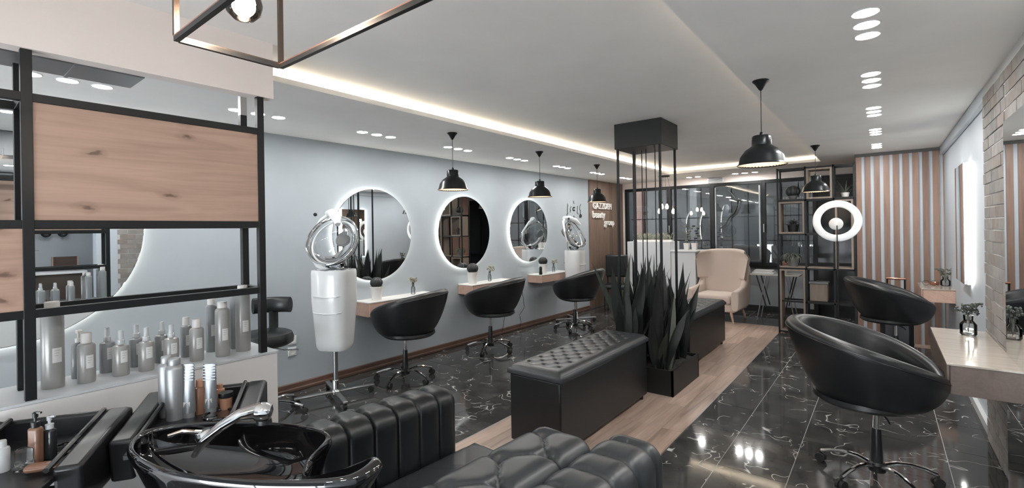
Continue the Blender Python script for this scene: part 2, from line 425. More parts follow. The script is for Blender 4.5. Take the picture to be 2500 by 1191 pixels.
# cornice moulding on the white right wall and skirting
tr = S(bx('trim_1', (XR + .0, 4.752, ZL - .10), (XR + .04, 8.0, ZL), M_walr, bevel=.01))
S(bx('baseboard_right', (XR + .01, 4.76, 0), (XR + .04, 7.98, .07), M_white, bevel=.004))
# slatted end wall
ws = SE('wall_slatted')
YS = 8.05
bx('white_backing', (-.29, YS, 0), (XR + .05, YS + .12, ZL), M_walr, ws, smooth=False)
bx('return_board', (-.295, YS + .0, 0), (-.285, YS + .9, ZL), M_slat, ws, smooth=False)
sm = MB().box((0, 0, 1.24), (.062, .022, 2.48)).mesh('slat', M_slat, False)
for i in range(10):
    part('slat', sm, ws, (-.256 + i * .0985, YS - .011, 0))
bx('top_rail', (-.3, YS - .03, 2.482), (XR + .05, YS, ZL), mat('rail_grey', (.10, .095, .09), .5), ws)
# back wall with windows
wb = SE('wall_back')
bx('dado_wall', (-4.75, YB, 0), (-.95, YB + .15, .82), M_wall, wb, smooth=False)
bx('header', (-4.75, YB, 2.40), (2.2, YB + .15, ZL), M_sof, wb, smooth=False)
bx('side_pier', (-4.75, YB, .82), (-4.42, YB + .15, 2.40), M_sof, wb, smooth=False)
bx('dark_skirting', (-4.7, YB - .02, 0), (-.95, YB, .11), M_matte, wb)
bx('sill', (-4.42, YB - .06, .80), (-.95, YB + .02, .83), M_black, wb)
bx('side_wall', (XR + .05, 8.1, 0), (XR + .3, YB + .1, ZL), M_walr, wb, smooth=False)
wxs = [-4.40, -3.46, -2.62, -1.73, -.93]
for i in range(4):
    wn = SE('window_%d' % (i + 1), (wxs[i], YB, 0)); W_ = wxs[i + 1] - wxs[i]
    f = MB(); t = .055
    f.box2((0, -.03, .83), (t, .06, 2.40)); f.box2((W_ - .02, -.03, .83), (W_, .06, 2.40)); f.box2((t, -.03, .83), (W_ - .02, .06, .90)); f.box2((t, -.03, 2.34), (W_ - .02, .06, 2.40))
    f.build('window_frame', M_black, wn, bevel=.003)
    if i in (2,):
        q = MB(); q.box2((t + .01, .0, .93), (t + .03, .03, 2.31)); q.box2((W_ - .06, 0, .93), (W_ - .035, .03, 2.31)); q.box2((t + .01, 0, .92), (W_ - .035, .03, .94)); q.build('inner_sash', M_alu, wn)
    bx('pane', (t, .01, .9), (W_ - .02, .016, 2.34), M_glass, wn, smooth=False)
    gr = MB()
    for k in range(1, 3): gr.box2((W_ * k / 3 - .008, .30, .9), (W_ * k / 3 + .008, .316, 2.34))
    for z in (1.28, 1.74): gr.box2((0, .30, z), (W_, .316, z + .016))
    gr.build('outer_glazing_bars', M_black, wn)
    if i in (1, 3): MB().box2((.02, -.07, 1.45), (.04, -.03, 1.6)).build('window_handle', M_alu, wn, bevel=.004)
dr = SE('door_1', (-.95, YB, 0))
bx('door_leaf', (.06, 0, 0), (1.55, .06, 2.34), M_dark, dr)
f = MB(); f.box2((0, -.04, 0), (.06, .08, 2.4)); f.box2((.06, -.04, 2.34), (1.6, .08, 2.4)); f.box2((.78, -.03, 0), (.83, .0, 2.34)); f.box2((.06, -.02, .85), (1.55, 0, .92)); f.build('door_frame', M_black, dr)
# outside, night
M_night = mat('night_wall', (.06, .056, .052), .9); M_nb = mat('night_brown', (.11, .06, .045), .8)
nw = SE('wall_outside')
bx('facade', (-9, 12.4, -.1), (4, 12.6, 4), M_night, nw, smooth=False)
bx('brown_pilaster', (-4.75, 10.6, 0), (-4.42, 10.75, 4), M_nb, nw, smooth=False)
bx('brown_pilaster', (-3.66, 11.6, 0), (-3.5, 11.75, 4), mat('night_pale', (.2, .19, .18), .8), nw, smooth=False)
bx('brick_planter_wall', (-6, 11.4, 0), (1.5, 11.6, 1.15), mat('night_block', (.075, .073, .07), .9), nw, smooth=False)
bx('sky_block_roof', (-9, 9.9, 3.0), (4, 12.6, 3.1), M_night, nw, smooth=False)  # unseen roof added to keep world light off the outside
bx('sky_block_side', (-9, 9.8, -.1), (-8.9, 12.6, 4), M_night, nw, smooth=False); bx('sky_block_side', (3.9, 9.8, -.1), (4, 12.6, 4), M_night, nw, smooth=False)  # unseen ends closing the outside against world light
# rear of the room (behind the viewer): unseen opening added to let in fill light
rf = SE('wall_rear')
bx('plaster', (-5, YF - .1, 0), (-4.3, YF, ZU), M_wall, rf, smooth=False); bx('plaster', (-5, YF - .1, 2.3), (1.0, YF, ZU + .1), M_wall, rf, smooth=False)
bx('glare_block', (-4.3, YF - .02, .8), (.57, YF - .01, 2.3), M_wall, rf, smooth=False)  # sheet added out of view to cut bright reflections in the window panes
for x in (-4.3, -2.8, -1.3, .2): bx('fill_opening_post', (x, YF - .08, 0), (x + .06, YF - .02, 2.3), M_black, rf)
# window air grille and small air-conditioning grille on the low ceiling left
ag = E('air_duct', 'brushed metal duct under the ceiling, behind the top of the black frame shelf', 'duct', (-2.86, .69, 2.30))
M_duct = mat('duct_metal', (.34, .34, .35), .38, .75)
bx('duct_body', (-.13, -3.2, 0), (.11, 0, ZL - 2.30), M_duct, ag, bevel=.003)
for i in range(8): bx('seam', (-.133, -.25 - .36 * i, -.004), (.113, -.235 - .36 * i, .06), M_duct, ag, bevel=.001)
av = E('wall_air_vent', 'small white louvred air vent above the back windows', 'air vent', (-2.55, YB, 2.46))
bx('frame', (-.13, -.03, -.045), (.17, .002, .05), M_white, av, bevel=.004)
for i in range(4): bx('slat', (-.11, -.036, -.03 + i * .02), (.15, -.028, -.02 + i * .02), M_gpot, av)

# ------------------------------------------------------------------ downlights
dm_r = MB().lathe([(.052, -.004), (.058, 0), (.058, .002), (.045, .002), (.045, -.004)], 20, cap=False).mesh('trim_ring', M_white)
dm_d = MB().lathe([(0, -.003), (.046, -.003), (.046, .0)], 20, cap=False).mesh('light_disc', M_down, False)
def spot(x, y, lab, grp):
    e = E('ceiling_spot', lab, 'ceiling light', (x, y, ZL), 0, grp)
    part('trim_ring', dm_r, e); part('light_disc', dm_d, e)
ordn = ['nearest', 'second nearest', 'third nearest', 'fourth nearest', 'fifth nearest', 'farthest but one', 'farthest']
third = ['near', 'middle', 'far']
for k in range(-3, 8):  # negative k: row carried on unseen behind the viewer for more light
    y0 = .435 + 1.125 * k
    for j in range(3):
        y = y0 + .165 * j
        if k < 0: lab = '%s unseen recessed spot of the %s left trio added behind the viewer' % (third[j], ordn[-k - 1])
        else: lab = '%s round spot of the %s trio in the row over the round mirrors' % (third[j], ordn[min(k, 6)] if k < 7 else 'very last')
        spot(-3.95 + .011 * k, y, lab, 'recessed spots, left row')
for k in range(-4, 5):  # negative k: unseen spots added behind the viewer as fill
    y0 = 2.70 + 1.115 * k
    for j in range(3):
        y = y0 + .165 * j
        if y > 7.6: continue
        if k < 0: lab = '%s unseen recessed spot of the %s right trio added behind the viewer' % (third[j], ordn[-k - 1])
        else: lab = '%s round spot of the %s trio in the straight row at the upper right' % (third[j], ordn[k])
        spot(-.052, y, lab, 'recessed spots, right row')
for i, x in enumerate((-2.923, -2.761, -2.104, -1.944, -1.778)):
    spot(x, 9.25, 'round spot above the back windows, %s from the left' % ('first', 'second', 'third', 'fourth', 'fifth')[i], 'recessed spots, back row')

# ================================================================== LARGE THINGS
# --- round halo mirrors
def halo_mirror(y, z, R, label, glow=1.0):
    e = E('round_mirror', label, 'mirror', (xw(y), y, z), -WR, 'round backlit mirrors')
    M = Matrix.Rotation(pi / 2, 4, 'Y')
    MB().lathe([(0, .045), (R - .004, .045), (R, .042)], 96, M, cap=False).build('mirror_glass', M_mirror, e, ang=20)
    MB().lathe([(R, .042), (R, .036), (0, .036)], 96, M, cap=False).build('mirror_back', M_alu, e)
    MB().lathe([(R - .07, .0), (R - .07, .036)], 64, M, cap=False).build('mounting_drum', M_white, e)
    MB().torus(R - .03, .008, 96, 6, Matrix.Translation((.018, 0, 0)) @ M).build('led_ring', M_halo, e)
    return e
halo_mirror(3.255, 1.525, .52, 'round backlit mirror behind the standing hair dryer')
halo_mirror(4.715, 1.535, .495, 'round backlit mirror above the shelf with the cactus pot, middle of the row')
halo_mirror(6.18, 1.54, .50, 'round backlit mirror reflecting the far dryer, farthest of the row')
halo_mirror(.33, 1.62, .80, 'very large round backlit mirror seen through the black frame shelf')
# --- floating shelves
def wshelf(y0, y1, z0, z1, dep, label):
    e = E('floating_shelf', label, 'shelf', (xw((y0 + y1) / 2), (y0 + y1) / 2, z0), -WR, 'wall shelves below the round mirrors'); l = (y1 - y0) / 2; h = z1 - z0
    bx('shelf_body', (0, -l, 0), (dep - .018, l, h - .012), M_shelf, e, bevel=.002)
    bx('shelf_top', (0, -l - .003, h - .012), (dep + .003, l + .003, h), M_pot, e, bevel=.002)
    bx('drawer_front', (dep - .018, -l + .002, .004), (dep, l - .002, h - .014), M_shelf, e, bevel=.003)
    return e
SH = [(3.02, 4.0, .64, .80, .27), (4.60, 5.52, .695, .83, .27), (6.17, 7.06, .705, .835, .27)]
wshelf(*SH[0], 'pale wooden wall shelf just right of the standing dryer')
wshelf(*SH[1], 'pale wooden wall shelf under the middle round mirror')
wshelf(*SH[2], 'pale wooden wall shelf under the farthest round mirror')

# --- pendants
def make_pendant(label, group):
    e = E('pendant_lamp', label, 'lamp', (0, 0, ZL), 0, group)
    MB().lathe([(.05, 0), (.05, -.006), (.035, -.022), (.012, -.06), (.004, -.068)], 24).build('ceiling_cup', M_black, e)
    MB().cyl((0, 0, -.065), (0, 0, -.36), .0028, 6).build('cord', M_black, e)
    z = -.36
    MB().lathe([(.006, z + .02), (.010, z + .015), (.012, z), (.02, z - .002), (.052, z - .006), (.058, z - .014), (.060, z - .07), (.068, z - .078), (.10, z - .10), (.13, z - .142), (.141, z - .185), (.152, z - .20), (.15, z - .202),
                (.138, z - .186), (.126, z - .143), (.097, z - .103), (.056, z - .08), (.054, z - .02), (0, z - .012)], 48, cap=False).build('lamp_shade', M_gun, e)
    MB().lathe([(.150, z - .201), (.137, z - .186), (.125, z - .144), (.096, z - .104), (.055, z - .082), (.053, z - .03), (0, z - .03)], 40, cap=False).build('shade_lining', M_shade_in, e)
    MB().sphere((0, 0, z - .135), .032, 16).build('bulb', M_warm, e)
    return e
pend = make_pendant('', 'black dome pendant lamps')
for i, (x, y, lab) in enumerate([(-3.33, 3.30, 'black dome pendant above the first gap between the round mirrors'), (-3.33, 4.80, 'black dome pendant just above the farthest round mirror'), (-3.375, 6.374, 'black dome pendant hanging over the wall letters'),
                    (-.629, 3.495, 'largest black dome pendant, right of the black rod column'), (-.635, 6.745, 'small black dome pendant in front of the open metal shelving')]):
    if i == 0: pend.location = (x, y, ZL); pend['label'] = lab
    else: dup(pend, (x, y, ZL), 0, lab)

# --- tub chairs
def shell_pt(th, t, off=0):
    """outer surface of the tub: th=0 front (+x)"""
    b = (1 - cos(th)) / 2
    h = .64 + .28 * b ** .6; Rr = .385 + .035 * b
    e1 = sin(t * pi / 2); lin = t ** .75
    r = .18 + (Rr - .18) * ((1 - b) * e1 + b * (.25 * e1 + .75 * lin))
    z = .455 + (h - .455) * ((1 - b) * (1 - cos(t * pi / 2)) ** .9 + b * (.5 * t ** 1.25 + .5 * (1 - cos(t * pi / 2))))
    return r + off, z
def make_chair(m, label):
    e = E('tub_chair', label, 'chair', (0, 0, 0), 0, 'black leather tub chairs')
    OX = .05
    b = MB()
    def fn(u, v):
        th = 2 * pi * u
        ro, zo = shell_pt(th, 1); bb = (1 - cos(th)) / 2
        if v < .5:
            r, z = shell_pt(th, v / .5)
            if v == 0: r = 0
        elif v < .68:
            a = (v - .5) / .18 * pi; r = ro - .042 + .042 * cos(a); z = zo + .038 * sin(a)
        else:
            t = (v - .68) / .32; ri = ro - .084; r = ri + (.25 - ri) * t ** .8; z = zo + (.50 - zo) * t
        return (r * cos(th) - OX * min(1, r / .4), r * sin(th) * .97, z)
    b.grid(fn, 64, 50, True); b.build('shell', m, e, ang=60)
    pp = []
    for i in range(65):
        th = 2 * pi * i / 64; ro, zo = shell_pt(th, 1); pp.append(((ro + .001) * cos(th) - OX, (ro + .001) * sin(th) * .97, zo - .004))
    MB().tube(pp, .0035, 6).build('piping', m, e)
    MB().lathe([(0, .46), (.25, .47), (.275, .49), (.27, .515), (.2, .53), (0, .535)], 40, Matrix.Translation((-.05, 0, 0)), cap=False).build('seat_cushion', m, e)
    MB().lathe([(0, .44), (.10, .44), (.11, .458), (0, .458)], 16).build('seat_plate', M_black, e)
    MB().cyl((0, 0, .30), (0, 0, .45), .014, 14).build('gas_piston', M_chrome, e)
    MB().lathe([(.030, .085), (.032, .12), (.028, .20), (.024, .30), (.022, .315), (.0, .315)], 18).build('piston_cover', M_plast, e)
    MB().lathe([(0, .055), (.045, .06), (.048, .10), (.036, .115), (0, .115)], 18).build('hub', M_plast, e)
    MB().tube([(.0, -.02, .445), (.05, -.16, .43), (.06, -.2, .42)], .005, 6).build('height_lever', M_plast, e)
    for k in range(5):
        a = 2 * pi * k / 5 + .35; ca, sa = cos(a), sin(a)
        pts = [(ca * r, sa * r, z) for r, z in ((.04, .095), (.10, .112), (.17, .112), (.24, .095), (.30, .072))]
        o = MB().tube(pts, [.014, .013, .012, .011, .012], 8, 1.15).build('leg', M_chrome, e)
        cm = MB(); cx, cy = ca * .305, sa * .305
        cm.cyl((cx - sa * .022, cy + ca * .022, .028), (cx - sa * .004, cy + ca * .004, .028), .028, 16); cm.cyl((cx + sa * .004, cy - ca * .004, .028), (cx + sa * .022, cy - ca * .022, .028), .028, 16)
        cm.cyl((cx, cy, .028), (cx, cy, .07), .008, 8); cm.build('caster', M_rub, e)
    return e
ch = make_chair(M_leath, '')
def aim(fx, fy): return math.atan2(fy, fx)
tubs = [(at(990, 905, 2, .09), aim(-.93, -.30), 'black leather tub chair nearest to the standing white dryer'),
        (at(1198, 838, 2, .09), aim(-.93, -.30), 'black leather tub chair facing the middle round mirror'),
        (at(1404, 790, 2, .09), aim(-.93, -.25), 'black leather tub chair facing the far dryer and the wall lettering'),
        (at(2141, 1135, 2, .09), aim(.95, .02), 'large black leather tub chair in the right foreground'),
        (at(2188, 868, 2, .09), aim(.96, .10), 'black leather tub chair at the far right counter, in front of the slats')]
for i, (p, rz, lab) in enumerate(tubs):
    if i == 0: ch.location = (p.x, p.y, 0); ch.rotation_euler.z = rz; ch['label'] = lab
    else: dup(ch, (p.x, p.y, 0), rz, lab)

# --- storage benches
def make_bench(label, Lb, Wb, Hb):
    e = E('storage_bench', label, 'bench', (0, 0, 0), 0, 'tufted storage benches')
    zb = .045; zt = Hb - .075
    bx('bench_body', (0, 0, zb), (Wb, Lb, zt - .004), M_leath, e, bevel=.012, seg=3)
    a = .075; bb_ = .066
    def fn(u, v):
        # u along length, v across, skirt at the edges
        x = v * Wb; y = u * Lb; ed = min(x, Wb - x, y, Lb - y)
        edge = 1 - exp(-ed / .018)
        m0 = .055; inn = max(0, min(1, (ed - m0) / .03))
        p = (y - Lb / 2) / (2 * a); q = (x - Wb / 2) / (2 * bb_)
        U = p + q; V = p - q
        s = (abs(sin(pi * U)) * abs(sin(pi * V))) ** .3
        du = abs(U - round(U)); dv = abs(V - round(V)); bt = exp(-((du * 2 * a) ** 2 + (dv * 2 * bb_) ** 2) / .0004)
        z = Hb - .03 + .03 * edge + inn * (.010 * (s - 1) - .016 * bt) - .004
        return (x, y, z)
    t = MB(); nu, nv = int(Lb / .009), int(Wb / .009)
    t.grid(fn, nu, nv)
    o = .013
    def sk(u, v):
        per = [(-o, -o), (Wb + o, -o), (Wb + o, Lb + o), (-o, Lb + o)]
        k = min(3, int(u * 4)); f_ = u * 4 - k; A = per[k]; B = per[(k + 1) % 4]; x = A[0] + (B[0] - A[0]) * f_; y = A[1] + (B[1] - A[1]) * f_
        zz = [Hb - .034, Hb - .045, zt + .004, zt + .002][min(3, int(round(v * 3)))]
        if v == 0: x = min(max(x, 0), Wb); y = min(max(y, 0), Lb)
        return (x, y, zz)
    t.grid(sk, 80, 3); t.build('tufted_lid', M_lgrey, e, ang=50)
    for x in (.04, Wb - .04):
        for y in (.04, Lb - .04): MB().lathe([(.014, 0), (.02, .045)], 10, Matrix.Translation((x, y, 0))).build('foot', M_matte, e)
    MB().tube([(-.004, 0, zt), (Wb + .004, -.004, zt), (Wb + .004, Lb + .004, zt), (-.004, Lb + .004, zt), (-.004, -.004, zt)], .005, 6).build('piping', M_leath, e)
    return e
b1 = make_bench('black leather storage bench with tufted lid, nearer than the snake plants', 1.46, .43, .60)
b1.location = (-2.135, 2.66, 0)
b2 = dup(b1, (-2.10, 5.22, 0), 0, 'black leather storage bench with tufted lid behind the snake plants, before the armchair')

# --- rod column over planter
PX0, PX1, PY0, PY1 = -2.13, -1.53, 4.29, 5.06
pc = E('rod_column', 'black ceiling box and planter joined by slim black rods', 'column', (-1.9, 4.62, 0))
X0, Y0 = -1.9, 4.62
bx('ceiling_box', (-2.13 - X0, 4.40 - Y0, 2.352), (-1.645 - X0, 4.86 - Y0, ZU), M_matte, pc, bevel=.004)
f = MB(); bt = .018
f.box2((PX0 - X0, PY0 - Y0, 0), (PX1 - X0, PY0 - Y0 + bt, .235)); f.box2((PX0 - X0, PY1 - Y0 - bt, 0), (PX1 - X0, PY1 - Y0, .235)); f.box2((PX0 - X0, PY0 - Y0, 0), (PX0 - X0 + bt, PY1 - Y0, .235)); f.box2((PX1 - X0 - bt, PY0 - Y0, 0), (PX1 - X0, PY1 - Y0, .235))
f.build('planter_box', M_matte, pc)
def soilf(u, v):
    x = PX0 - X0 + bt + u * (PX1 - PX0 - 2 * bt); y = PY0 - Y0 + bt + v * (PY1 - PY0 - 2 * bt)
    return (x, y, .205 + .012 * sin(x * 61 + 3 * sin(y * 47)) * cos(y * 53))
MB().grid(soilf, 30, 36).build('soil', M_soil, pc)
for x in (-2.105, -1.67):
    for y in (4.425, 4.835): bx('post', (x - X0 - .010, y - Y0 - .010, .19), (x - X0 + .010, y - Y0 + .010, 2.352), M_black, pc)
for k in range(5): MB().cyl((-2.02 + .07 * k - X0, 4.63 - Y0 + (.03 if k % 2 else -.03), .19), (-2.02 + .07 * k - X0, 4.63 - Y0 + (.03 if k % 2 else -.03), 2.352), .0055, 8).build('rod', M_black, pc)
# --- snake plants (big leaves are parts)
def leaf_mesh(Ht, Wd, bend, m, name='leaf'):
    def fn(u, v):
        t = u; wd = Wd * (sin(pi * min(1, (t * .82 + .12))) ** .8) * (1 if t < .97 else .3)
        if t > .6: wd *= max(0, 1 - ((t - .6) / .4) ** 2.2)
        x = (v - .5) * wd; tw = t * 1.1
        y = bend * t * t + abs(v - .5) * wd * .35
        return (x * cos(tw) - y * sin(tw) * .2, x * sin(tw) + y, t * Ht)
    me = MB().grid(fn, 14, 4).mesh(name, m, True, 80); return me
LM = [leaf_mesh(1.0, .12, .05, M_fol), leaf_mesh(1.0, .10, .16, M_fol), leaf_mesh(1.0, .13, -.06, M_fol), leaf_mesh(1.0, .075, .26, M_fol3), leaf_mesh(1.0, .06, .1, M_fol2)]
random.seed(21)
nsp = 0
spl = ['at the front left corner of the black planter', 'at the front right corner of the black planter', 'in the middle left of the black planter', 'in the middle right of the black planter', 'at the back left corner of the black planter', 'at the back right corner of the black planter']
for k, (x, y) in enumerate([(-2.02, 4.42), (-1.68, 4.42), (-2.02, 4.66), (-1.68, 4.68), (-2.0, 4.92), (-1.68, 4.93)]):
    e = E('snake_plant', 'dark snake plant %s' % spl[k], 'plant', (x, y, .2), random.uniform(0, 6), 'snake plants in the planter')
    for j in range(15):
        a = random.uniform(0, 2 * pi); r = random.uniform(0, .10); ht = random.uniform(.5, 1.12) * (.92 if k % 2 else 1.0)
        i = random.choice([0, 0, 1, 1, 2, 2, 3, 3, 4] if k < 4 else [0, 1, 2, 3, 3])
        part('leaf', LM[i], e, (r * cos(a), r * sin(a), 0), (random.uniform(-.17, .17), random.uniform(-.2, .17), a + random.uniform(-.5, .5)), (1, 1, ht))

# --- partition with black frame shelf, ledge and soffit
XP = -2.68; DP = .21
YE = 1.20
bx('partition', (XP - DP - .1, YF, 0), (XP + .03, YE + .045, .895), M_half, bevel=.003)
o = bpy.data.objects['partition']; tag(o, 'low white half wall carrying the bottles and the black frame', 'half wall')
bx('ledge', (-DP - .1 + XP, YF, .895), (XP + .035, YE + .05, .905), mat('ledge_lacquer', (.52, .55, .575), .25), o)
so = S(bx('wall_soffit', (XP - .05, YF, 2.30), (XP + .03, YE + .045, ZU + .02), M_sof, smooth=False))
fs = E('frame_shelf', 'black steel frame shelf with pale oak panels standing on the half wall', 'shelf', (XP, YE, .905))
def Fb(a, b, name='rail'): return bx(name, a, b, M_black, fs, bevel=.0015)
pz = .034
zt_ = 2.30 - .905
# uprights: front plane x=0, rear plane x=-DP
def zz(px, py, x): return at(px, py, 0, x).z - .905
yl = at(69, 600, 0, XP).y - YE
yr = -.02
for (yy, nm) in ((yr, 'post'), (yl, 'post'), (yl - 1.1, 'post')):
    Fb((-pz / 2, yy - pz / 2, 0), (pz / 2, yy + pz / 2, zt_), nm); Fb((-DP - pz / 2, yy - pz / 2, 0), (-DP + pz / 2, yy + pz / 2, 1.33 if yy > yl + .1 else 1.385), nm)
bx('bracket', (-DP - pz / 2, yr - pz / 2, 1.33), (-DP + pz / 2, yr + pz / 2, ZL - .905), M_alu, fs)
zpt = zz(632, 322, XP); zpb = zz(632, 548, XP); zrl = zz(632, 708, XP)
for z in (zpt, zpb, zrl):
    Fb((-pz / 2 + .0015, yl - 2, z - pz / 2), (pz / 2 - .0015, yr, z + pz / 2)); Fb((-DP - pz / 2 + .0015, yl - 2, z - pz / 2), (-DP + pz / 2 - .0015, yr, z + pz / 2))
    for yy in (yr, yl, yl - 1.1): Fb((-DP + pz / 2, yy - pz / 2, z - pz / 2), (-pz / 2, yy + pz / 2, z + pz / 2), 'cross_bar')
bx('oak_panel', (-.012, yl + pz / 2, zpb + pz / 2), (.010, yr - pz / 2, zpt - pz / 2), M_oak, fs)
bx('oak_panel', (-.012, yl - 1.1 + pz / 2, zrl + pz / 2), (.010, yl - pz / 2, zpb - pz / 2), M_oak, fs)

# --- ring light on its stand
rl = E('ring_light', 'white ring light on a slim black tripod before the open shelving', 'ring light', (-.445, 7.0, 0), math.atan2(7.0, -.445) + pi / 2)
MR = Matrix.Translation((0, 0, 1.605)) @ Matrix.Rotation(pi / 2, 4, 'X')
M_ring = emit('ring_diffuser', (.8, .82, .84), .08)
MB().torus(.21, .042, 64, 12, MR, .45).build('ring_head', M_ring, rl)
MB().sphere((.01, -.02, 1.57), .075, 20, (1, .35, 1)).build('center_mirror', M_whpl, rl)
q = MB(); q.cyl((0, .03, .30), (0, .03, 1.36), .010, 10); q.cyl((0, .03, 1.36), (0, .03, 1.55), .006, 8); q.build('pole', M_black, rl)
for k in range(3):
    a = 2 * pi * k / 3 + .4; MB().tube([(0, .03, .34), (.27 * cos(a), .03 + .27 * sin(a), .012)], .007, 6).build('leg', M_black, rl)

# --- open metal shelving
sh = E('metal_shelving', 'open black metal shelving with wooden box frames, left of the slatted wall', 'shelving', (-1.206, 7.80, 0))
cx = [0, .345, .675, .905]; rz_ = [.03, .47, .945, 1.43, 1.915, 2.37]; DD = .24; t = .022
for x in cx:
    for y in (0, DD): bx('upright', (x - t / 2, y, 0), (x + t / 2, y + t, 2.39), M_black, sh)
for z in rz_:
    for y in (0, DD): bx('rail', (cx[0], y, z - t / 2), (cx[3], y + t, z + t / 2), M_black, sh)
def sbox(i0, i1, j0, j1):
    x0, x1, z0, z1 = cx[i0] + t / 2 + .004, cx[i1] - t / 2 - .004, rz_[j0] + t / 2 + .003, rz_[j1] - t / 2 - .003; q = .022; f = MB()
    f.box2((x0, -.02, z0), (x0 + q, DD + .03, z1)); f.box2((x1 - q, -.02, z0), (x1, DD + .03, z1)); f.box2((x0 + q, -.02, z0), (x1 - q, DD + .03, z0 + q)); f.box2((x0 + q, -.02, z1 - q), (x1 - q, DD + .03, z1))
    f.build('wooden_box', M_frwood, sh)
sbox(0, 1, 0, 2); sbox(0, 1, 3, 4); sbox(1, 2, 4, 5); sbox(2, 3, 2, 4)
for (i, j) in ((0, 2), (1, 2), (1, 3), (2, 4), (0, 4), (1, 1), (2, 1), (1, 0), (2, 0)):
    bx('shelf_board', (cx[i] + t / 2, .005, rz_[j] + t / 2), (cx[i + 1] - t / 2, DD + .015, rz_[j] + t / 2 + .012), M_frwood if j == 2 else M_matte, sh)

# --- shelves / counters at the right
def counter(x0, y0, y1, zt, h, label):
    e = E('wall_counter', label, 'counter', (x0, y0, zt - h), 0, 'counters on the right wall')
    W_ = XR - x0; Lc = y1 - y0
    bx('counter_body', (.014, .004, 0), (W_, Lc, h - .012), M_side, e, bevel=.002)
    bx('counter_top', (0, -.002, h - .012), (W_, Lc + .003, h), M_top, e, bevel=.002)
    bx('end_panel', (0, -.0, -.002), (.012, Lc, h - .013), M_side, e, bevel=.001)
    return e
counter(.268, 3.56, 4.73, .775, .172, 'wooden counter with a glossy pale top at the right edge')
c2 = counter(.325, 7.0, 7.72, .83, .15, 'small wooden wall counter in front of the slatted wall')
for o_ in list(c2.children):
    if o_.name.startswith('counter_body') or o_.name.startswith('end_panel'): o_.data.materials[0] = M_shelf
    o_.scale = ((XR + .04 - .325) / (XR - .325), 1, 1)
# near mirror on the brick, frameless
mr_ = E('wall_mirror', 'tall frameless mirror fixed to the brick pier at the right edge', 'mirror', (XR, 3.4, 0))
bx('mirror_glass', (-.008, -.54, .0), (-.002, .585, 2.145), M_mirror, mr_, smooth=False); bx('mirror_back', (-.002, -.54, .0), (.010, .585, 2.145), M_alu, mr_, smooth=False)
# far right backlit mirror
lm = E('led_mirror', 'tall backlit mirror on the right wall beyond the brick pier', 'mirror', (XR + .04, 6.08, 1.01))
bx('mirror_glass', (-.050, -.29, 0), (-.044, .29, 1.08), M_mirror, lm, smooth=False); bx('mirror_back', (-.044, -.29, 0), (-.034, .29, 1.08), M_white, lm)
M_ls = emit('led_strong', (1, .97, .9), 16)
bx('led_strip', (-.030, -.315, .0), (-.006, -.300, 1.08), M_ls, lm); bx('led_strip', (-.03, .29, 0), (-.006, .302, 1.08), M_ls, lm)
bx('mounting_frame', (-.034, -.27, .04), (0, .27, 1.04), M_white, lm)

# --- wingback armchair
def armchair():
    e = E('armchair', 'cream fabric armchair with low wings in front of the dark window', 'armchair', (-2.22, 8.45, 0), rad(-4)); e.scale = (1.15, 1.1, 1.0)
    m = M_cream
    # local: faces -y
    b = MB()
    def back(u, v):
        x = (u - .5) * 2; z = .40 + v * .70
        wdt = .30 + .085 * v - .07 * max(0, (v - .86) / .14) ** 2
        yy = .26 + .10 * v - .20 * abs(x) ** 4 * (1 if v > .35 else .5)
        return (x * wdt, yy, z + .03 * (1 - abs(x) ** 3) * v)
    th = .11; n1, n2 = 24, 20
    def solid(u, v):
        # closed loop around thickness: v in 0..1 goes front up then back down
        if v < .46: p = back(u, v / .46); return p
        if v > .54: q = back(u, 1 - (v - .54) / .46); return (q[0] * 1.02, q[1] + th, q[2])
        q = back(u, 1); a = (v - .46) / .08 * pi; return (q[0] * (1 + .02 * sin(a)), q[1] + th / 2 - th / 2 * cos(a), q[2] + .045 * sin(a))
    b.grid(solid, 28, 50)
    for u in (0, 1):
        k = [solid(u, v / 50) for v in range(51)]; b.add(k, [tuple(range(51))])
    b.build('backrest', m, e, ang=60, bevel=.02, seg=3)
    MB().box((0, .0, .37), (.52, .60, .15)).build('seat_cushion', m, e, bevel=.05, seg=4)
    MB().box((0, .05, .235), (.62, .62, .14)).build('seat_base', m, e, bevel=.03, seg=3)
    for s in (-1, 1):
        bb = MB()
        def arm(u, v, s=s):
            y = -.30 + u * .66; zt = .52 + .06 * u + (.34 * max(0, (u - .62) / .38) ** 1.6)
            a = v * 2 * pi; w_ = .055 + .0 * u; xx = w_ * cos(a); zc = sin(a); zb = .20
            z = zb + (zt - zb) * (.5 + .5 * (abs(zc) ** .35) * (1 if zc > 0 else -1))
            x = s * (.315 + .03 * (z - .3) - .02 * u) + xx * (abs(cos(a)) ** -.3 if abs(cos(a)) > .2 else 1) * .9
            return (x, y, z)
        bb.grid(arm, 20, 24)
        for u in (0, 1): bb.add([arm(u, v / 24) for v in range(24)], [tuple(range(24))])
        bb.build('armrest', m, e, ang=60, bevel=.012, seg=2)
        for y in (-.24, .28): MB().cyl((s * .25, y, .18), (s * .29, y + (-.03 if y < 0 else .03), 0), .02, 10, .012).build('leg', M_shelf, e)
    return e
armchair()

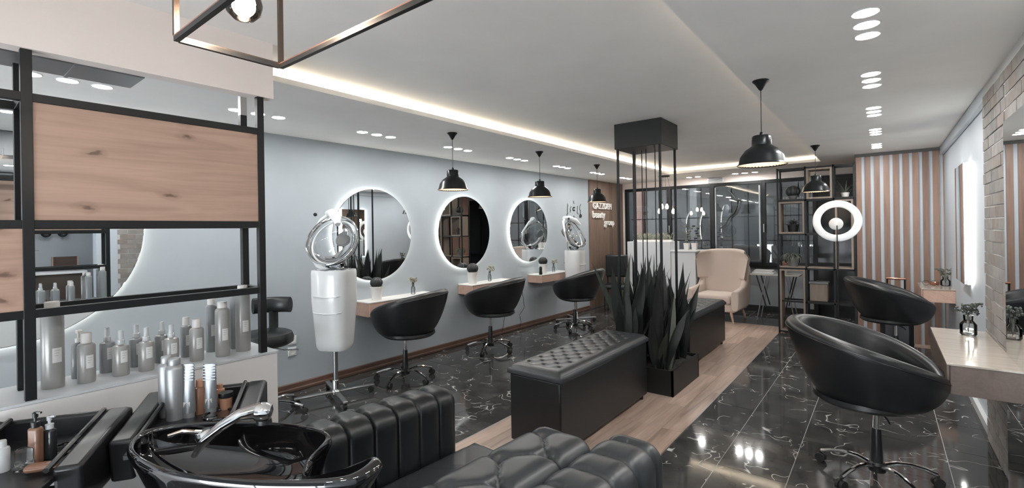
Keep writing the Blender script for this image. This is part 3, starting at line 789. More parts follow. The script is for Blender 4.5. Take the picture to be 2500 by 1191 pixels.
# --- standing hair dryers
def dryer(label, loc, rz):
    e = E('hair_dryer', label, 'hair dryer', loc, rz, 'standing hood dryers')
    # local +x = towards the viewer side (hood opening)
    MB().cyl((0, 0, .10), (0, 0, .50), .022, 20).build('pole', M_alu, e)
    MB().lathe([(.0, .055), (.04, .055), (.043, .075), (.03, .10), (.03, .17), (.026, .18), (0, .18)], 20).build('base_collar', M_chrome, e)
    for k in range(4):
        a = pi / 4 + k * pi / 2; ca, sa = cos(a), sin(a)
        M = Matrix.Rotation(a, 4, 'Z')
        MB().box((.18, 0, .068), (.36, .042, .022), 0, M).build('leg', M_alu, e, bevel=.006)
        q = MB(); q.cyl((ca * .33 - sa * .014, sa * .33 + ca * .014, .026), (ca * .33 + sa * .014, sa * .33 - ca * .014, .026), .026, 14); q.cyl((ca * .33, sa * .33, .026), (ca * .33, sa * .33, .06), .007, 6); q.build('caster', M_rub, e)
    # body: tapered rounded cabinet
    def body(u, v):
        a = 2 * pi * u; k = 3.2; cx_ = abs(cos(a)) ** (2 / k) * (1 if cos(a) >= 0 else -1); sy_ = abs(sin(a)) ** (2 / k) * (1 if sin(a) >= 0 else -1)
        z = .47 + .74 * v; s = .155 + .038 * min(1, v * 1.6)
        if v < .04: s *= .9 + v * 2.5
        if v > .97: s *= .97
        return (cx_ * s * .78, sy_ * s, z)
    b = MB(); b.grid(body, 48, 30, True); b.add([body(i / 48, 0) for i in range(48)], [tuple(range(48))]); b.add([body(i / 48, 1) for i in range(48)], [tuple(range(48))])
    b.build('cabinet', M_whpl, e, ang=50)
    q = MB()
    for z, w_ in ((.98, .145), (.83, .142)): q.tube([(.12, -w_, z), (.151, -w_ * .8, z - .004), (.158, 0, z - .012), (.151, w_ * .8, z - .004), (.12, w_, z)], .006, 6)
    q.build('drawer_lip', M_whpl, e)
    MB().lathe([(.145, 0), (.15, .006), (.14, .012), (0, .012)], 32, Matrix.Translation((0, 0, 1.205)), sy=1.1).build('top_tray', M_chrome, e)
    MB().lathe([(0, 0), (.06, .004), (.085, .02), (.09, .05), (.085, .05), (.07, .018), (0, .012)], 24, Matrix.Translation((-.02, 0, 1.217))).build('wash_ring', M_visor, e)
    # neck at the rear carrying the hood
    MB().tube([(-.06, -.10, 1.19), (-.04, -.20, 1.24), (-.03, -.275, 1.36), (-.06, -.285, 1.52), (-.12, -.20, 1.68), (-.12, -.10, 1.74)], [.020, .019, .018, .018, .020, .024], 12).build('neck_arm', M_whpl, e)
    MB().tube([(-.14, -.14, 1.745), (-.08, -.06, 1.745), (.0, .03, 1.70), (.06, .085, 1.63)], [.028, .040, .042, .022], 14, 1.2).build('hood_bracket', M_whpl, e)
    H = Matrix.Translation((.02, 0, 1.485)) @ Matrix.Rotation(rad(62), 4, 'Y')
    MB().lathe([(.248, -.01), (.25, .01), (.245, .05), (.225, .10), (.18, .15), (.10, .185), (0, .195)], 48, H @ Matrix.Rotation(pi, 4, 'X') @ Matrix.Translation((0, 0, -.02)), cap=False).build('visor_hood', M_visor, e)
    MB().torus(.246, .010, 56, 10, H).build('hood_rim', M_chrome, e)
    MB().torus(.222, .009, 56, 8, H @ Matrix.Translation((0, 0, -.04))).build('inner_ring', M_whpl, e)
    MB().lathe([(0, .0), (.07, .0), (.085, -.02), (.07, -.045), (0, -.05)], 20, H @ Matrix.Translation((-.10, 0, -.15)) ).build('fan_housing', M_gpot, e)
    MB().sphere((-.02, -.20, 1.73), .018, 12).build('knob', M_matte, e)
    return e
_d = at(820, 955, 2, .07)
dry = dryer('white standing hood dryer with clear visor, nearest, left of the first round mirror', (_d.x, _d.y, 0), aim(.45, -.89))
_d = at(1400, 776, 2, .07)
dup(dry, (_d.x + .05, _d.y, 0), aim(.99, .15), 'white standing hood dryer by the black wall script and timber panel')

# --- stool with backrest, half hidden by the partition
def stool():
    p = at(700, 1010, 2, .04)
    e = E('salon_stool', 'round black salon stool with backrest behind the end of the half wall', 'stool', (-4.17, 1.87, 0), 0)
    MB().lathe([(0, .60), (.18, .60), (.21, .62), (.215, .66), (.20, .70), (.17, .715), (0, .72)], 36).build('seat', M_leath, e)
    M = Matrix.Rotation(aim(-.8, .6), 4, 'Z')
    q = MB()
    def bk(u, v):
        a = rad(-38 + 76 * u); k = v * 2 * pi; r = .25 + .028 * cos(k); return tuple(M @ Vector((r * cos(a), r * sin(a), .91 + .07 * sin(k))))
    q.grid(bk, 20, 16)
    for u in (0, 1): q.add([bk(u, v / 16) for v in range(16)], [tuple(range(16))])
    q.build('backrest', M_leath, e, ang=70)
    MB().tube([M @ Vector((.10, 0, .60)), M @ Vector((.22, 0, .62)), M @ Vector((.262, 0, .72)), M @ Vector((.262, 0, .88))], .022, 10, 1.9).build('back_bracket', M_black, e)
    MB().cyl((0, 0, .12), (0, 0, .6), .018, 14).build('gas_piston', M_matte, e)
    MB().tube([(.02, .0, .585), (.14, .08, .56), (.24, .15, .565)], .006, 6).build('height_lever', M_plast, e)
    MB().lathe([(0, .05), (.04, .055), (.042, .12), (0, .13)], 14).build('hub', M_plast, e)
    for k in range(5):
        a = 2 * pi * k / 5 + .7; ca, sa = cos(a), sin(a)
        MB().tube([(ca * r, sa * r, z) for r, z in ((.03, .09), (.1, .11), (.2, .10), (.3, .07))], .012, 8, 1.3).build('leg', M_chrome, e)
        q = MB(); q.cyl((ca * .31 - sa * .014, sa * .31 + ca * .014, .027), (ca * .31 + sa * .014, sa * .31 - ca * .014, .027), .027, 14); q.cyl((ca * .3, sa * .3, .027), (ca * .3, sa * .3, .065), .007, 6); q.build('caster', M_rub, e)
stool()

# --- shampoo lounges: channelled arm blocks
def arm_block(name, Lb, W_, Hb, parent, loc, rz, style, sp=.115, m=None):
    r = .06; prof = []                                   # section: up the outer side, over the top, down the inner side
    for k in range(14): prof.append((0, .04 + (Hb - r - .04) * k / 13, -1, 0))
    for k in range(1, 8): a = pi - pi / 2 * k / 7; prof.append((r + r * cos(a), Hb - r + r * sin(a), cos(a), sin(a)))
    nt = 14
    for k in range(1, nt): prof.append((r + (W_ - 2 * r) * k / nt, Hb, 0, 1))
    for k in range(0, 8): a = pi / 2 - pi / 2 * k / 7; prof.append((W_ - r + r * cos(a), Hb - r + r * sin(a), cos(a), sin(a)))
    for k in range(1, 14): prof.append((W_, Hb - r - (Hb - r - .04) * k / 13, 1, 0))
    nP = len(prof); ny = int(Lb / .0045); b = MB()
    btn = []
    if style == 'diamond':
        nb = int(Lb / sp)
        for k in range(nb + 1): btn.append((k * sp, .30 * W_ if k % 2 else .74 * W_))
    def fn(u, v):
        i = int(round(v * (nP - 1))); x, z, nx, nz = prof[i]; y = u * Lb
        ed = min(y, Lb - y); end = 1 - exp(-ed / .02)
        if style == 'channel':
            q = (y / sp) % 1; dd = min(q, 1 - q) * sp
            s = 1 - exp(-dd / .009); pf = .013 * s - .005 * exp(-(dd / .004) ** 2) + .008 * sin(pi * q)
            pit = 0
            if nz > .3 and x < r * 1.6: pit = .028 * exp(-(dd / .014) ** 2 - ((x - r * .9) / .03) ** 2)
            off = pf - pit
        else:
            q = (y / sp) % 1; dd = min(q, 1 - q) * sp; onside = 1 - nz
            s = 1 - exp(-dd / .009); k0 = round(y / sp)
            side_seam = (.012 * s - .006 * exp(-(dd / .004) ** 2) + .006 * sin(pi * q))
            # top: pits at the staggered buttons with arched folds between
            bd = min(((y - by) ** 2 + (x - bxx) ** 2) for by, bxx in btn)
            pit = .034 * exp(-bd / .0006)
            k = int(y / sp); f0 = (y / sp) - k; xa, xb = (.30 if k % 2 else .74) * W_, (.74 if k % 2 else .30) * W_
            xf = xa + (xb - xa) * f0; dl = abs(x - xf) / 1.25
            s2 = 1 - exp(-dl / .010); top = .013 * s2 - .006 * exp(-(dl / .0045) ** 2) + .004
            hit = ((k0 % 2 == 1) and x < W_ * .3) or ((k0 % 2 == 0) and x > W_ * .74)
            topf = min(top, side_seam if hit else top)
            off = (topf * nz + (1 - nz) * (side_seam if ((k0 % 2 == 1) == (x < W_ / 2)) or nz < .1 and z < Hb * .8 else .018)) - pit * (1 if nz > .2 else .3)
        off *= end; ins = (1 - end) * .022
        zl = max(0, min(1, (z - .04) / .05))
        return (x + nx * (off * zl - ins), y, z + nz * (off - ins))
    b.grid(fn, ny, nP - 1)
    for u in (0, 1):
        vs = [fn(u, j / (nP - 1)) for j in range(nP)]; b.add(vs, [tuple(range(nP))])
    vs = [fn(u, 0) for u in (0, 1)] + [fn(u, 1) for u in (1, 0)]; b.add(vs, [(0, 1, 2, 3)])
    return b.build(name, m or M_leath, parent, loc=loc, rz=rz, ang=75)
s1 = E('shampoo_lounge', 'black leather shampoo lounge whose left arm has vertical channels, by the basin', 'shampoo chair', (-1.5, 1.2, 0), rad(-3))
arm_block('armrest', 1.0, .20, .705, s1, (-.515, -.44, 0), 0, 'channel', .125)
arm_block('armrest', 1.0, .26, .72, s1, (.31, -.52, 0), 0, 'diamond', .13, M_lgrey)
def seatf(u, v):
    x, y = u * .60, v * 1.08; ed = min(x, .60 - x, y, 1.08 - y)
    p = (x + y) / .34; q = (x - y) / .34
    s = 1 - exp(-min(abs(p - round(p)), abs(q - round(q))) * .34 / .01)
    return (-.29 + x, -.42 + y, .415 - .02 * exp(-ed / .012) + .004 * s)
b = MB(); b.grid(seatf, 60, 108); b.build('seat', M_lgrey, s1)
bx('seat_base', (-.285, -.415, .05), (.305, .655, .405), M_leath, s1, bevel=.01)
for x in (-.24, .26):
    for y in (-.36, .60): MB().cyl((x, y, 0), (x, y, .055), .02, 10).build('foot', M_matte, s1)
s2 = E('shampoo_lounge', 'black leather shampoo lounge at the bottom centre, only its tufted left arm in view', 'shampoo chair', (-.60, 1.2, 0), rad(-3))
arm_block('armrest', 1.06, .205, .72, s2, (-.305, -.5, 0), 0, 'channel', .14, M_lgrey)
bx('seat', (-.06, -.55, .05), (.42, -.1, .38), M_leath, s2, bevel=.03)

# --- shampoo basin unit
def basin_unit(label, loc, rz, bowl=True):
    """local x: towards the neck side of the tray; housing is an open box with sloping side walls"""
    e = E('shampoo_basin', label, 'basin', loc, rz, 'shampoo basins along the half wall')
    def plate(name, pts, th, m=M_plast, bev=.006):
        n = len(pts); P = [Vector(p) for p in pts]; nrm = (P[1] - P[0]).cross(P[2] - P[0]).normalized() * th
        v = P + [p + nrm for p in P]; f_ = [tuple(range(n)), tuple(range(n, 2 * n))[::-1]] + [(i, (i + 1) % n, (i + 1) % n + n, i + n) for i in range(n)]
        MB().add(v, f_).build(name, m, e, bevel=bev)
    Lx, Wy = .45, .46
    # two side walls with slanted flanks, back rim and tray floor
    for s in (-1, 1):
        y0 = s * Wy / 2
        v = [(-.24, y0, .66), (.14, y0, .66), (.16, y0, .815), (-.24, y0, .872), (-.24, y0 - s * .075, .66), (.14, y0 - s * .075, .66), (.16, y0 - s * .075, .815), (-.24, y0 - s * .075, .872)]
        MB().add(v, [(0, 1, 2, 3), (7, 6, 5, 4), (0, 3, 7, 4), (1, 5, 6, 2), (3, 2, 6, 7), (0, 4, 5, 1)]).build('side_wall', M_plast, e, bevel=.012, seg=3)
        v = [(-.24, y0 - s * .10, .928), (.22, y0 - s * .10, .798), (.22, y0 - s * .085, .80), (-.24, y0 - s * .085, .93)]
        MB().tube([(-.24, y0 - s * .088, .868), (.16, y0 - s * .088, .813)], .009, 8).build('inner_lip', M_plast, e)
    bx('back_rim', (-.265, -Wy / 2, .62), (-.235, Wy / 2, .862), M_plast, e, bevel=.012)
    b = MB(); hx, hy, hr = -.06, .075, .062
    b.box2((-.235, -Wy / 2 + .07, .77), (.235, Wy / 2 - .07, .79)); b.build('tray_floor', M_plast, e, bevel=.004)
    b = MB(); b.torus(hr, .006, 32, 8, Matrix.Translation((hx, hy, .792))); b.lathe([(0, -.0), (hr, .0)], 32, Matrix.Translation((hx, hy, .7915)), cap=False); b.build('tool_hole', M_gloss, e)
    bx('pedestal', (-.16, -.12, 0), (.12, .12, .64), M_plast, e, bevel=.02)
    return e
AZ = aim(.36, -.22)
u1 = basin_unit('black shampoo basin unit in the middle, holding silver cans and tubes', (-2.20, .70, 0), AZ)
u2 = dup(u1, (-2.30, .215, 0), AZ, 'black shampoo basin unit at the lower left edge, holding an amber pump bottle')
# bowl
def bowl():
    CX, CY = -1.66, .65
    e = E('wash_bowl', 'glossy black ceramic wash bowl with neck notch and chrome hand shower', 'bowl', (CX, CY, 0), 0)
    K = [(-1.198, .872, .858), (-1.31, .81, .808), (-1.43, .765, .775), (-1.478, .80, .80), (-1.47, .868, .858), (-1.63, .862, .855), (-1.84, .775, .85), (-2.01, .64, .85), (-2.085, .50, .85), (-1.95, .425, .85), (-1.73, .435, .85), (-1.56, .49, .85), (-1.36, .60, .85), (-1.18, .755, .852)]
    K = [Vector((x - CX, y - CY, z)) for x, y, z in K]; nk = len(K)
    def rim(u):
        t = (u % 1) * nk; i = int(t); t -= i; p0, p1, p2, p3 = K[(i - 1) % nk], K[i % nk], K[(i + 1) % nk], K[(i + 2) % nk]
        return .5 * ((2 * p1) + (p2 - p0) * t + (2 * p0 - 5 * p1 + 4 * p2 - p3) * t * t + (3 * p1 - p0 - 3 * p2 + p3) * t ** 3)
    def fn(u, v):
        p = rim(u); q = rim(u + .002) - rim(u - .002); nrm = Vector((-q.y, q.x, 0)).normalized()      # outward or inward
        if nrm.dot(Vector((p.x, p.y, 0))) < 0 and not (.02 < u < .26): nrm = -nrm
        x, y, z = p
        if v < .30:
            t = v / .30; s_ = .42 + .58 * t ** .55; return (x * s_, y * s_, .56 + (z - .012 - .56) * t)
        if v < .46:
            k = (v - .30) / .16 * pi; s_ = 1 + .0 * k; ins = 1 - .075 * (1 - cos(k)) / 2 * 1.0
            return (x * ins, y * ins, z - .012 + .018 * sin(k) + .010 * (1 - cos(k)) / 2)
        t = (v - .46) / .54; s_ = 1 - t ** 1.9; xi, yi = x * .925, y * .925
        return (xi * s_, yi * s_, z - .002 - (z - .69) * (1 - (1 - t) ** 2.2))
    b = MB(); b.grid(fn, 168, 60, True); b.build('basin_bowl', M_gloss, e, ang=80)
    MB().lathe([(0, .695), (.028, .697), (.032, .692)], 20, Matrix.Translation((0, 0, .004)), cap=False).build('drain', M_chrome, e)
    M = Matrix.Translation((-.30, .01, .80)) @ Matrix.Rotation(rad(20), 4, 'X')
    MB().lathe([(0, 0), (.030, .004), (.032, .030), (.024, .040), (0, .042)], 24, M).build('mixer_base', M_chrome, e)
    MB().tube([M @ Vector((0, 0, .03)), M @ Vector((-.02, -.05, .07)), M @ Vector((-.03, -.09, .08))], [.010, .009, .006], 10).build('mixer_lever', M_chrome, e)
    return e
bo = bowl()
# hand shower: arched chrome body lying over the bowl
hsw = E('hand_shower', 'arched chrome hand shower resting over the black bowl', 'shower', (0, 0, 0), 0)
PH = [at(474, 1112, 2, .80), at(500, 1075, 2, .865), at(540, 1040, 2, .905), at(585, 1012, 2, .935), at(625, 1003, 2, .93), at(660, 1006, 2, .92)]
base = Vector(PH[0]); hsw.location = base
MB().tube([p - base for p in PH[:5]], [.009, .014, .017, .019, .026], 14, 1.1).build('handle', M_chrome, hsw)
a_, b__ = PH[4] - base, PH[5] - base
MB().tube([a_ - (b__ - a_) * .2, a_ + (b__ - a_) * .1, a_ + (b__ - a_) * .6, b__, b__ + (b__ - a_) * .15], [.024, .030, .032, .026, .012], 16, 1.15).build('spray_head', M_chrome, hsw)
MB().lathe([(0, 0), (.024, 0), (.026, -.014), (0, -.016)], 18, Matrix.Translation(a_ + (b__ - a_) * .55 + Vector((0, 0, -.026)))).build('spray_face', M_plast, hsw)
# cables under the basin
cb_ = MB()
for k in range(4):
    pts = [at(300 - 6 * k, 1075 + 22 * k, 2, .55), at(262 - 10 * k, 1085 + 22 * k, 2, .50), at(240, 1110 + 18 * k, 2, .46), at(262, 1128 + 15 * k, 2, .45), at(305, 1120 + 16 * k, 2, .48)]
    sp_ = []
    for i in range(len(pts) - 1):
        for q in range(6): sp_.append(pts[i].lerp(pts[i + 1], q / 6))
    cb_.tube(sp_, .005, 6)
tag(cb_.build('water_hose', M_plast), 'coiled black water hoses hanging between the two basin units', 'hose')

# ------------------------------------------------------------------ bottles
M_bt = mat('frosted_grey', (.30, .295, .285), .28, .15); M_bt2 = mat('bottle_grey', (.25, .26, .27), .3, .1)
M_cap = mat('frosted_cap', (.62, .60, .58), .35); M_cap2 = mat('clear_cap', (.50, .52, .53), .2)
M_lab = mat('pale_label', (.60, .60, .59), .5); M_silver = mat('silver_can', (.36, .37, .38), .4, .6); M_ink = mat('label_ink', (.40, .40, .41), .6)
def bottle(kind, r, h, label, loc, grp, ca=0, label_a=-.6, body=None, cap=None):
    e = E({'can': 'spray_can', 'spray': 'spray_bottle', 'pump': 'pump_bottle', 'cap': 'shampoo_bottle'}[kind], label, 'bottle', loc, 0, grp)
    body = body or M_bt; cap = cap or M_cap
    if kind == 'can':
        hb = h * .885; MB().lathe([(0, 0), (r * .97, 0), (r, .004), (r, hb - r * .45), (r * .93, hb - r * .22), (r * .68, hb), (r * .62, hb + .002), (0, hb + .002)], 28).build('bottle_body', body, e)
        MB().lathe([(r * .64, hb), (r * .66, hb + .003), (r * .66, h - .004), (r * .60, h), (0, h)], 24).build('cap', cap, e)
    elif kind == 'spray':
        hb = h * .70; MB().lathe([(0, 0), (r * .96, 0), (r, .004), (r, hb - r * .55), (r * .9, hb - r * .25), (r * .5, hb - .003), (r * .34, hb), (0, hb)], 28).build('bottle_body', body, e)
        q = MB(); q.lathe([(r * .46, hb - .002), (r * .48, hb), (r * .46, hb + h * .09), (r * .34, hb + h * .10), (r * .32, h - .004), (r * .28, h), (0, h)], 20); q.build('spray_cap', M_cap2, e)
    elif kind == 'cap':
        hb = h * .80; MB().lathe([(0, 0), (r * .96, 0), (r, .004), (r, hb - r * .5), (r * .9, hb - r * .2), (r * .55, hb), (0, hb)], 28).build('bottle_body', body, e)
        MB().lathe([(r * .60, hb - .002), (r * .62, hb), (r * .60, h - .003), (r * .54, h), (0, h)], 24).build('cap', cap, e)
    else:
        hb = h * .74; MB().lathe([(0, 0), (r * .96, 0), (r, .004), (r, hb - r * .4), (r * .8, hb - r * .1), (r * .45, hb), (0, hb)], 28).build('bottle_body', body, e)
        q = MB(); q.lathe([(r * .5, hb), (r * .5, hb + h * .08), (r * .2, hb + h * .09), (r * .2, h - h * .06), (0, h - h * .06)], 16); q.box((r * .45, 0, h - h * .04), (r * 1.7, r * .7, h * .06), 0); q.build('pump_head', cap, e)
    z0, z1 = h * .30, h * .30 + min(.062, h * .26)
    if grp and 'ledge' in grp:
        MB().lathe([(r + .0008, z0), (r + .0008, z1)], 10, cap=False, a0=label_a - .42, a1=label_a + .42).build('paper_label', M_lab, e)
        q = MB()
        for k in range(3): q.lathe([(r + .0012, z1 - .012 - k * .011), (r + .0012, z1 - .009 - k * .011)], 6, cap=False, a0=label_a - .25, a1=label_a + .25 - .1 * k)
        q.build('print_lines', M_ink, e)
        q = MB()
        for k in range(5): q.lathe([(r + .0009, .012 + k * .008), (r + .0009, .017 + k * .008)], 2, cap=False, a0=-1.95, a1=-1.85)
        q.build('side_print', M_lab, e)
    return e
GL = 'frosted grey bottles on the ledge of the half wall'
ZT = .905
def bl(kind, px, pyb, pyt, wpx, label, body=None, cap=None):
    p = at(px, pyb - 4, 2, ZT); d = (RM @ (p - Vector((0, 0, HC)))).z
    ray = (RM @ (p - Vector((0, 0, HC)))); st = sqrt(1 + ((px - 1250) / FPX) ** 2)
    bottle(kind, wpx * d / FPX / 2 / st * 1.02, (pyb - pyt - 3) * d / FPX, label, (p.x, p.y, ZT), GL, label_a=math.atan2(-p.y, -p.x) + .38, body=body, cap=cap)
bl('can', 130, 949, 737, 59, 'tallest frosted spray can, at the left beside the black upright')
bl('pump', 194, 925, 805, 40, 'grey pump bottle half hidden behind the second bottle from the left', M_bt2)
bl('cap', 212, 936, 813, 46, 'front bottle just right of the tallest can, with a wide pale cap')
bl('spray', 263, 911, 800, 40, 'rear spray bottle of the third pair from the left', M_bt2)
bl('spray', 296, 919, 807, 43, 'front spray bottle of the third pair from the left')
bl('spray', 334, 897, 793, 37, 'rear spray bottle of the fourth pair from the left', M_bt2)
bl('spray', 358, 907, 800, 40, 'front spray bottle of the fourth pair from the left')
bl('spray', 396, 887, 786, 36, 'rear spray bottle behind the twin silver cans', M_bt2)
bl('spray', 419, 895, 793, 38, 'front spray bottle behind the twin silver cans')
bl('cap', 455, 874, 775, 28, 'rear capped bottle of the third pair from the right', M_bt2)
bl('cap', 481, 883, 779, 36, 'front capped bottle of the third pair from the right')
bl('can', 517, 861, 730, 28, 'rear tall bottle of the second pair from the right', M_bt2)
bl('can', 544, 872, 737, 36, 'front tall bottle of the second pair from the right')
bl('can', 577, 853, 705, 30, 'rear can of the rightmost pair on the ledge', M_bt2)
bl('can', 594, 859, 697, 37, 'front can of the rightmost pair, beside the end upright')
# things in the basin trays
M_orange = mat('amber_bottle', (.42, .22, .14), .3); M_brown = mat('brown_bottle', (.20, .105, .07), .25); M_tube = mat('tube_grey', (.23, .245, .26), .3, .5)
TZ = .79
def put(px, py, z=TZ): p = at(px, py, 2, z); return p
def psize(p, px): return px * (RM @ (p - Vector((0, 0, HC)))).z / FPX
GT = 'products standing in the middle basin tray'
p = put(428, 1022); bottle('can', psize(p, 38) / 2, psize(p, 148), 'front silver can of the pair in the middle basin tray', p, GT, body=M_silver, cap=M_silver)
p = put(408, 1015); bottle('can', psize(p, 34) / 2, psize(p, 146), 'rear silver can of the pair in the middle basin tray', p, GT, body=M_silver, cap=M_silver)
def tube_(p, w_, h, rz, label):
    e = E('product_tube', label, 'tube', p, rz, GT)
    def fn(u, v):
        a = 2 * pi * u; t = v; rx = w_ / 2 * (1 - .15 * t); ry = w_ / 2 * .55 * (1 - t) + .002
        return (rx * cos(a), ry * sin(a), .02 + t * (h - .02))
    b = MB(); b.grid(fn, 28, 12, True); b.build('tube_body', M_tube, e, ang=60)
    MB().lathe([(0, 0), (w_ * .42, 0), (w_ * .44, .02), (0, .022)], 20, sy=.6).build('cap', M_silver, e)
    q = MB()
    for k in range(6): q.box((0, 0, h - .006 - k * .012), (w_ * .84, .006 + k * .002, .004))
    q.build('crimp', M_tube, e)
    bx('barcode_label', (-w_ * .22, -w_ * .25, h * .14), (w_ * .22, -w_ * .22, h * .30), M_lab, e)
p = put(460, 1018); tube_(p, psize(p, 33), psize(p, 130), YAW + .2, 'left grey squeeze tube standing beside the silver cans')
p = put(513, 1006); tube_(p, psize(p, 33), psize(p, 118), YAW + .2, 'right grey squeeze tube standing beside the amber bottles')
p = put(489, 1008); bottle('cap', psize(p, 28) / 2, psize(p, 82), 'amber bottle between the two grey squeeze tubes', p, GT, body=M_brown, cap=M_orange)
p = put(537, 985); bottle('cap', psize(p, 22) / 2, psize(p, 48), 'small amber bottle right of the squeeze tubes', p, GT, body=M_orange, cap=M_orange)
p = put(552, 997)
e = E('cream_jar', 'small amber jar with a black lid in the middle basin tray', 'jar', p, 0)
r_ = psize(p, 30) / 2; h_ = psize(p, 40)
MB().lathe([(0, 0), (r_ * .85, 0), (r_ * .95, h_ * .75), (0, h_ * .76)], 24).build('jar_body', M_orange, e); MB().lathe([(r_ * 1.05, h_ * .72), (r_ * 1.08, h_ * .76), (r_ * 1.05, h_), (0, h_)], 24).build('lid', M_plast, e)
GT2 = 'products standing in the left basin tray'
def sq_pump(px, py, w_, h_, body, cap, label, zc=.79):
    p = put(px, py, zc); w = psize(p, w_) * .78; h = psize(p, h_)
    e = E('pump_bottle', label, 'bottle', p, YAW, GT2); hb = h * .68
    MB().box((0, 0, hb / 2), (w, w * .75, hb)).build('bottle_body', body, e, bevel=.008, seg=3)
    q = MB(); q.lathe([(w * .32, hb), (w * .34, hb + h * .10), (w * .12, hb + h * .11), (w * .12, hb + h * .2)], 18); q.lathe([(w * .2, hb + h * .18), (w * .22, hb + h * .26), (w * .12, hb + h * .28), (0, hb + h * .28)], 14); q.box((w * .25, 0, hb + h * .265), (w * .6, w * .18, h * .03)); q.build('pump_head', cap, e)
sq_pump(88, 1132, 34, 132, M_brown, M_plast, 'square amber pump bottle with a black pump in the left basin tray')
sq_pump(122, 1122, 32, 112, M_dark, M_cap2, 'square dark bottle with a clear pump in the left basin tray')
p = put(5, 1150); bottle('cap', psize(p, 30) / 2, psize(p, 75), 'clear bottle cut by the left edge of the picture', p, GT2, body=M_cap2, cap=M_cap2)
p = put(60, 1148, .79); e = E('glass_stopper_jar', 'faceted clear glass jar lying against the amber pump bottle', 'jar', p, .5)
w = psize(p, 44) * .8; o_ = MB().box((0, 0, w * .9), (w, w * .7, w * 1.3)).build('glass_block', M_clear, e, bevel=w * .16, seg=1, smooth=False); MB().box((0, 0, w * .16), (w * 1.1, w * .8, w * .3)).build('jar_base', M_clear, e, bevel=.003)
p = put(95, 1155, .79); e = E('hair_brush', 'copper brown brush lying in the left basin tray', 'brush', p, 1.0)
MB().box((0, 0, .02), (.07, .04, .025)).build('brush_body', M_brown, e, bevel=.012, seg=3); MB().box((.07, 0, .015), (.08, .016, .014)).build('handle', M_brown, e, bevel=.008)

# ------------------------------------------------------------------ copper lantern at the top left
A = at(425, 100, 2, 2.0); B = at(686, 163, 2, 2.0)
la = E('cage_lantern', 'box shaped copper and black wire lantern with one glowing bulb at the top', 'lamp', (B.x, B.y, 2.0))
w_ = .011; lx = .62; ly = A.y - B.y; hz = ZU - 2.0
def bar(a, b, m): return MB().box2(a, b).build('bar', m, la)
for yy in (0, ly):
    bar((0, yy - w_ / 2, -w_ / 2), (lx, yy + w_ / 2, w_ / 2), M_black); bar((0, yy - w_ / 2, w_ / 2), (lx, yy + w_ / 2, w_ / 2 + .003), M_cop)
    for xx in (0, lx): bar((xx - w_ / 2, yy - w_ / 2, w_ / 2 + .003), (xx + w_ / 2, yy + w_ / 2, .30), M_brass)
    bar((0, yy - w_ / 2, .30), (lx, yy + w_ / 2, .311), M_black)
for xx in (0, lx):
    bar((xx - w_ / 2, ly + w_ / 2, -w_ / 2), (xx + w_ / 2, -w_ / 2, w_ / 2), M_black); bar((xx - w_ / 2, ly + w_ / 2, .30), (xx + w_ / 2, -w_ / 2, .311), M_black)
    bar((xx - w_ / 2, ly + w_ / 2, w_ / 2), (xx + w_ / 2, -w_ / 2, w_ / 2 + .003), M_brass)
bp = at(595, 8, 0, B.x + .16) - Vector((B.x, B.y, 2.0))
bar((0, bp.y - .006, .30), (lx, bp.y + .006, .311), M_black)
MB().cyl((bp.x, bp.y, .31), (bp.x, bp.y, hz), .003, 6).build('cord', M_black, la)
MB().lathe([(0, bp.z + .105), (.016, bp.z + .105), (.018, bp.z + .055), (.012, bp.z + .05)], 16, Matrix.Translation((bp.x, bp.y, 0))).build('bulb_socket', M_brass, la)
_M = Matrix.Translation((bp.x, bp.y, bp.z))
MB().lathe([(.013, .058), (.018, .045), (.033, .02), (.038, -.002), (.034, -.022), (.02, -.036), (0, -.041)], 28, _M, cap=False).build('bulb_glass', M_clear, la)
MB().lathe([(.006, .05), (.016, .03), (.024, .0), (.016, -.022), (0, -.027)], 12, _M, cap=False).build('filament', emit('filament', (1, .78, .6), 160), la)

# ------------------------------------------------------------------ plants and pots
def blade_plant(name, label, cat, loc, r, h, pot, pm_, n, m, Lf, droop, seed, wd=.012, taper=.8, grp=None):
    rnd = random.Random(seed); e = E(name, label, cat, loc, 0, grp)
    if pot: MB().lathe([(0, 0), (r * taper, 0), (r, h), (r * 1.03, h), (r * 1.03, h - .008), (r * .92, h - .008), (r * .9, h - .015), (0, h - .015)], 24).build('pot', pm_, e)
    b = MB()
    for k in range(n):
        a = rnd.uniform(0, 2 * pi); l = Lf * rnd.uniform(.6, 1.1); el = rnd.uniform(.5, 1.35); s = 5; P = []
        x = y = 0; z = h - .012; t = el
        for i in range(s + 1):
            P.append((x, z)); x += l / s * cos(t); z += l / s * sin(t); t -= droop * rnd.uniform(.7, 1.3) / s * 1.6
        vs = []; fs = []
        for i, (rr, zz_) in enumerate(P):
            w_ = wd * (1 - (i / s) ** 2) * .5 + .0004; rr += r * .25
            vs += [(rr * cos(a) - w_ * sin(a), rr * sin(a) + w_ * cos(a), zz_), (rr * cos(a) + w_ * sin(a), rr * sin(a) - w_ * cos(a), zz_)]
        for i in range(s): fs.append((2 * i, 2 * i + 1, 2 * i + 3, 2 * i + 2))
        b.add(vs, fs)
    f = b.build('foliage', m, e, ang=80); return e
SX = -1.206; SY = 7.92
blade_plant('potted_plant', 'pale spider plant in a grey pot on the middle shelf of the metal shelving', 'plant', (SX + .17, SY, rz_[2] + .025), .075, .13, True, M_gpot, 90, M_fol2, .24, 2.2, 3)
blade_plant('potted_plant', 'dark plant in a black round pot inside the upper wooden box', 'plant', (SX + .175, SY, rz_[3] + .04), .075, .11, True, M_matte, 50, M_fol3, .18, 1.2, 4)
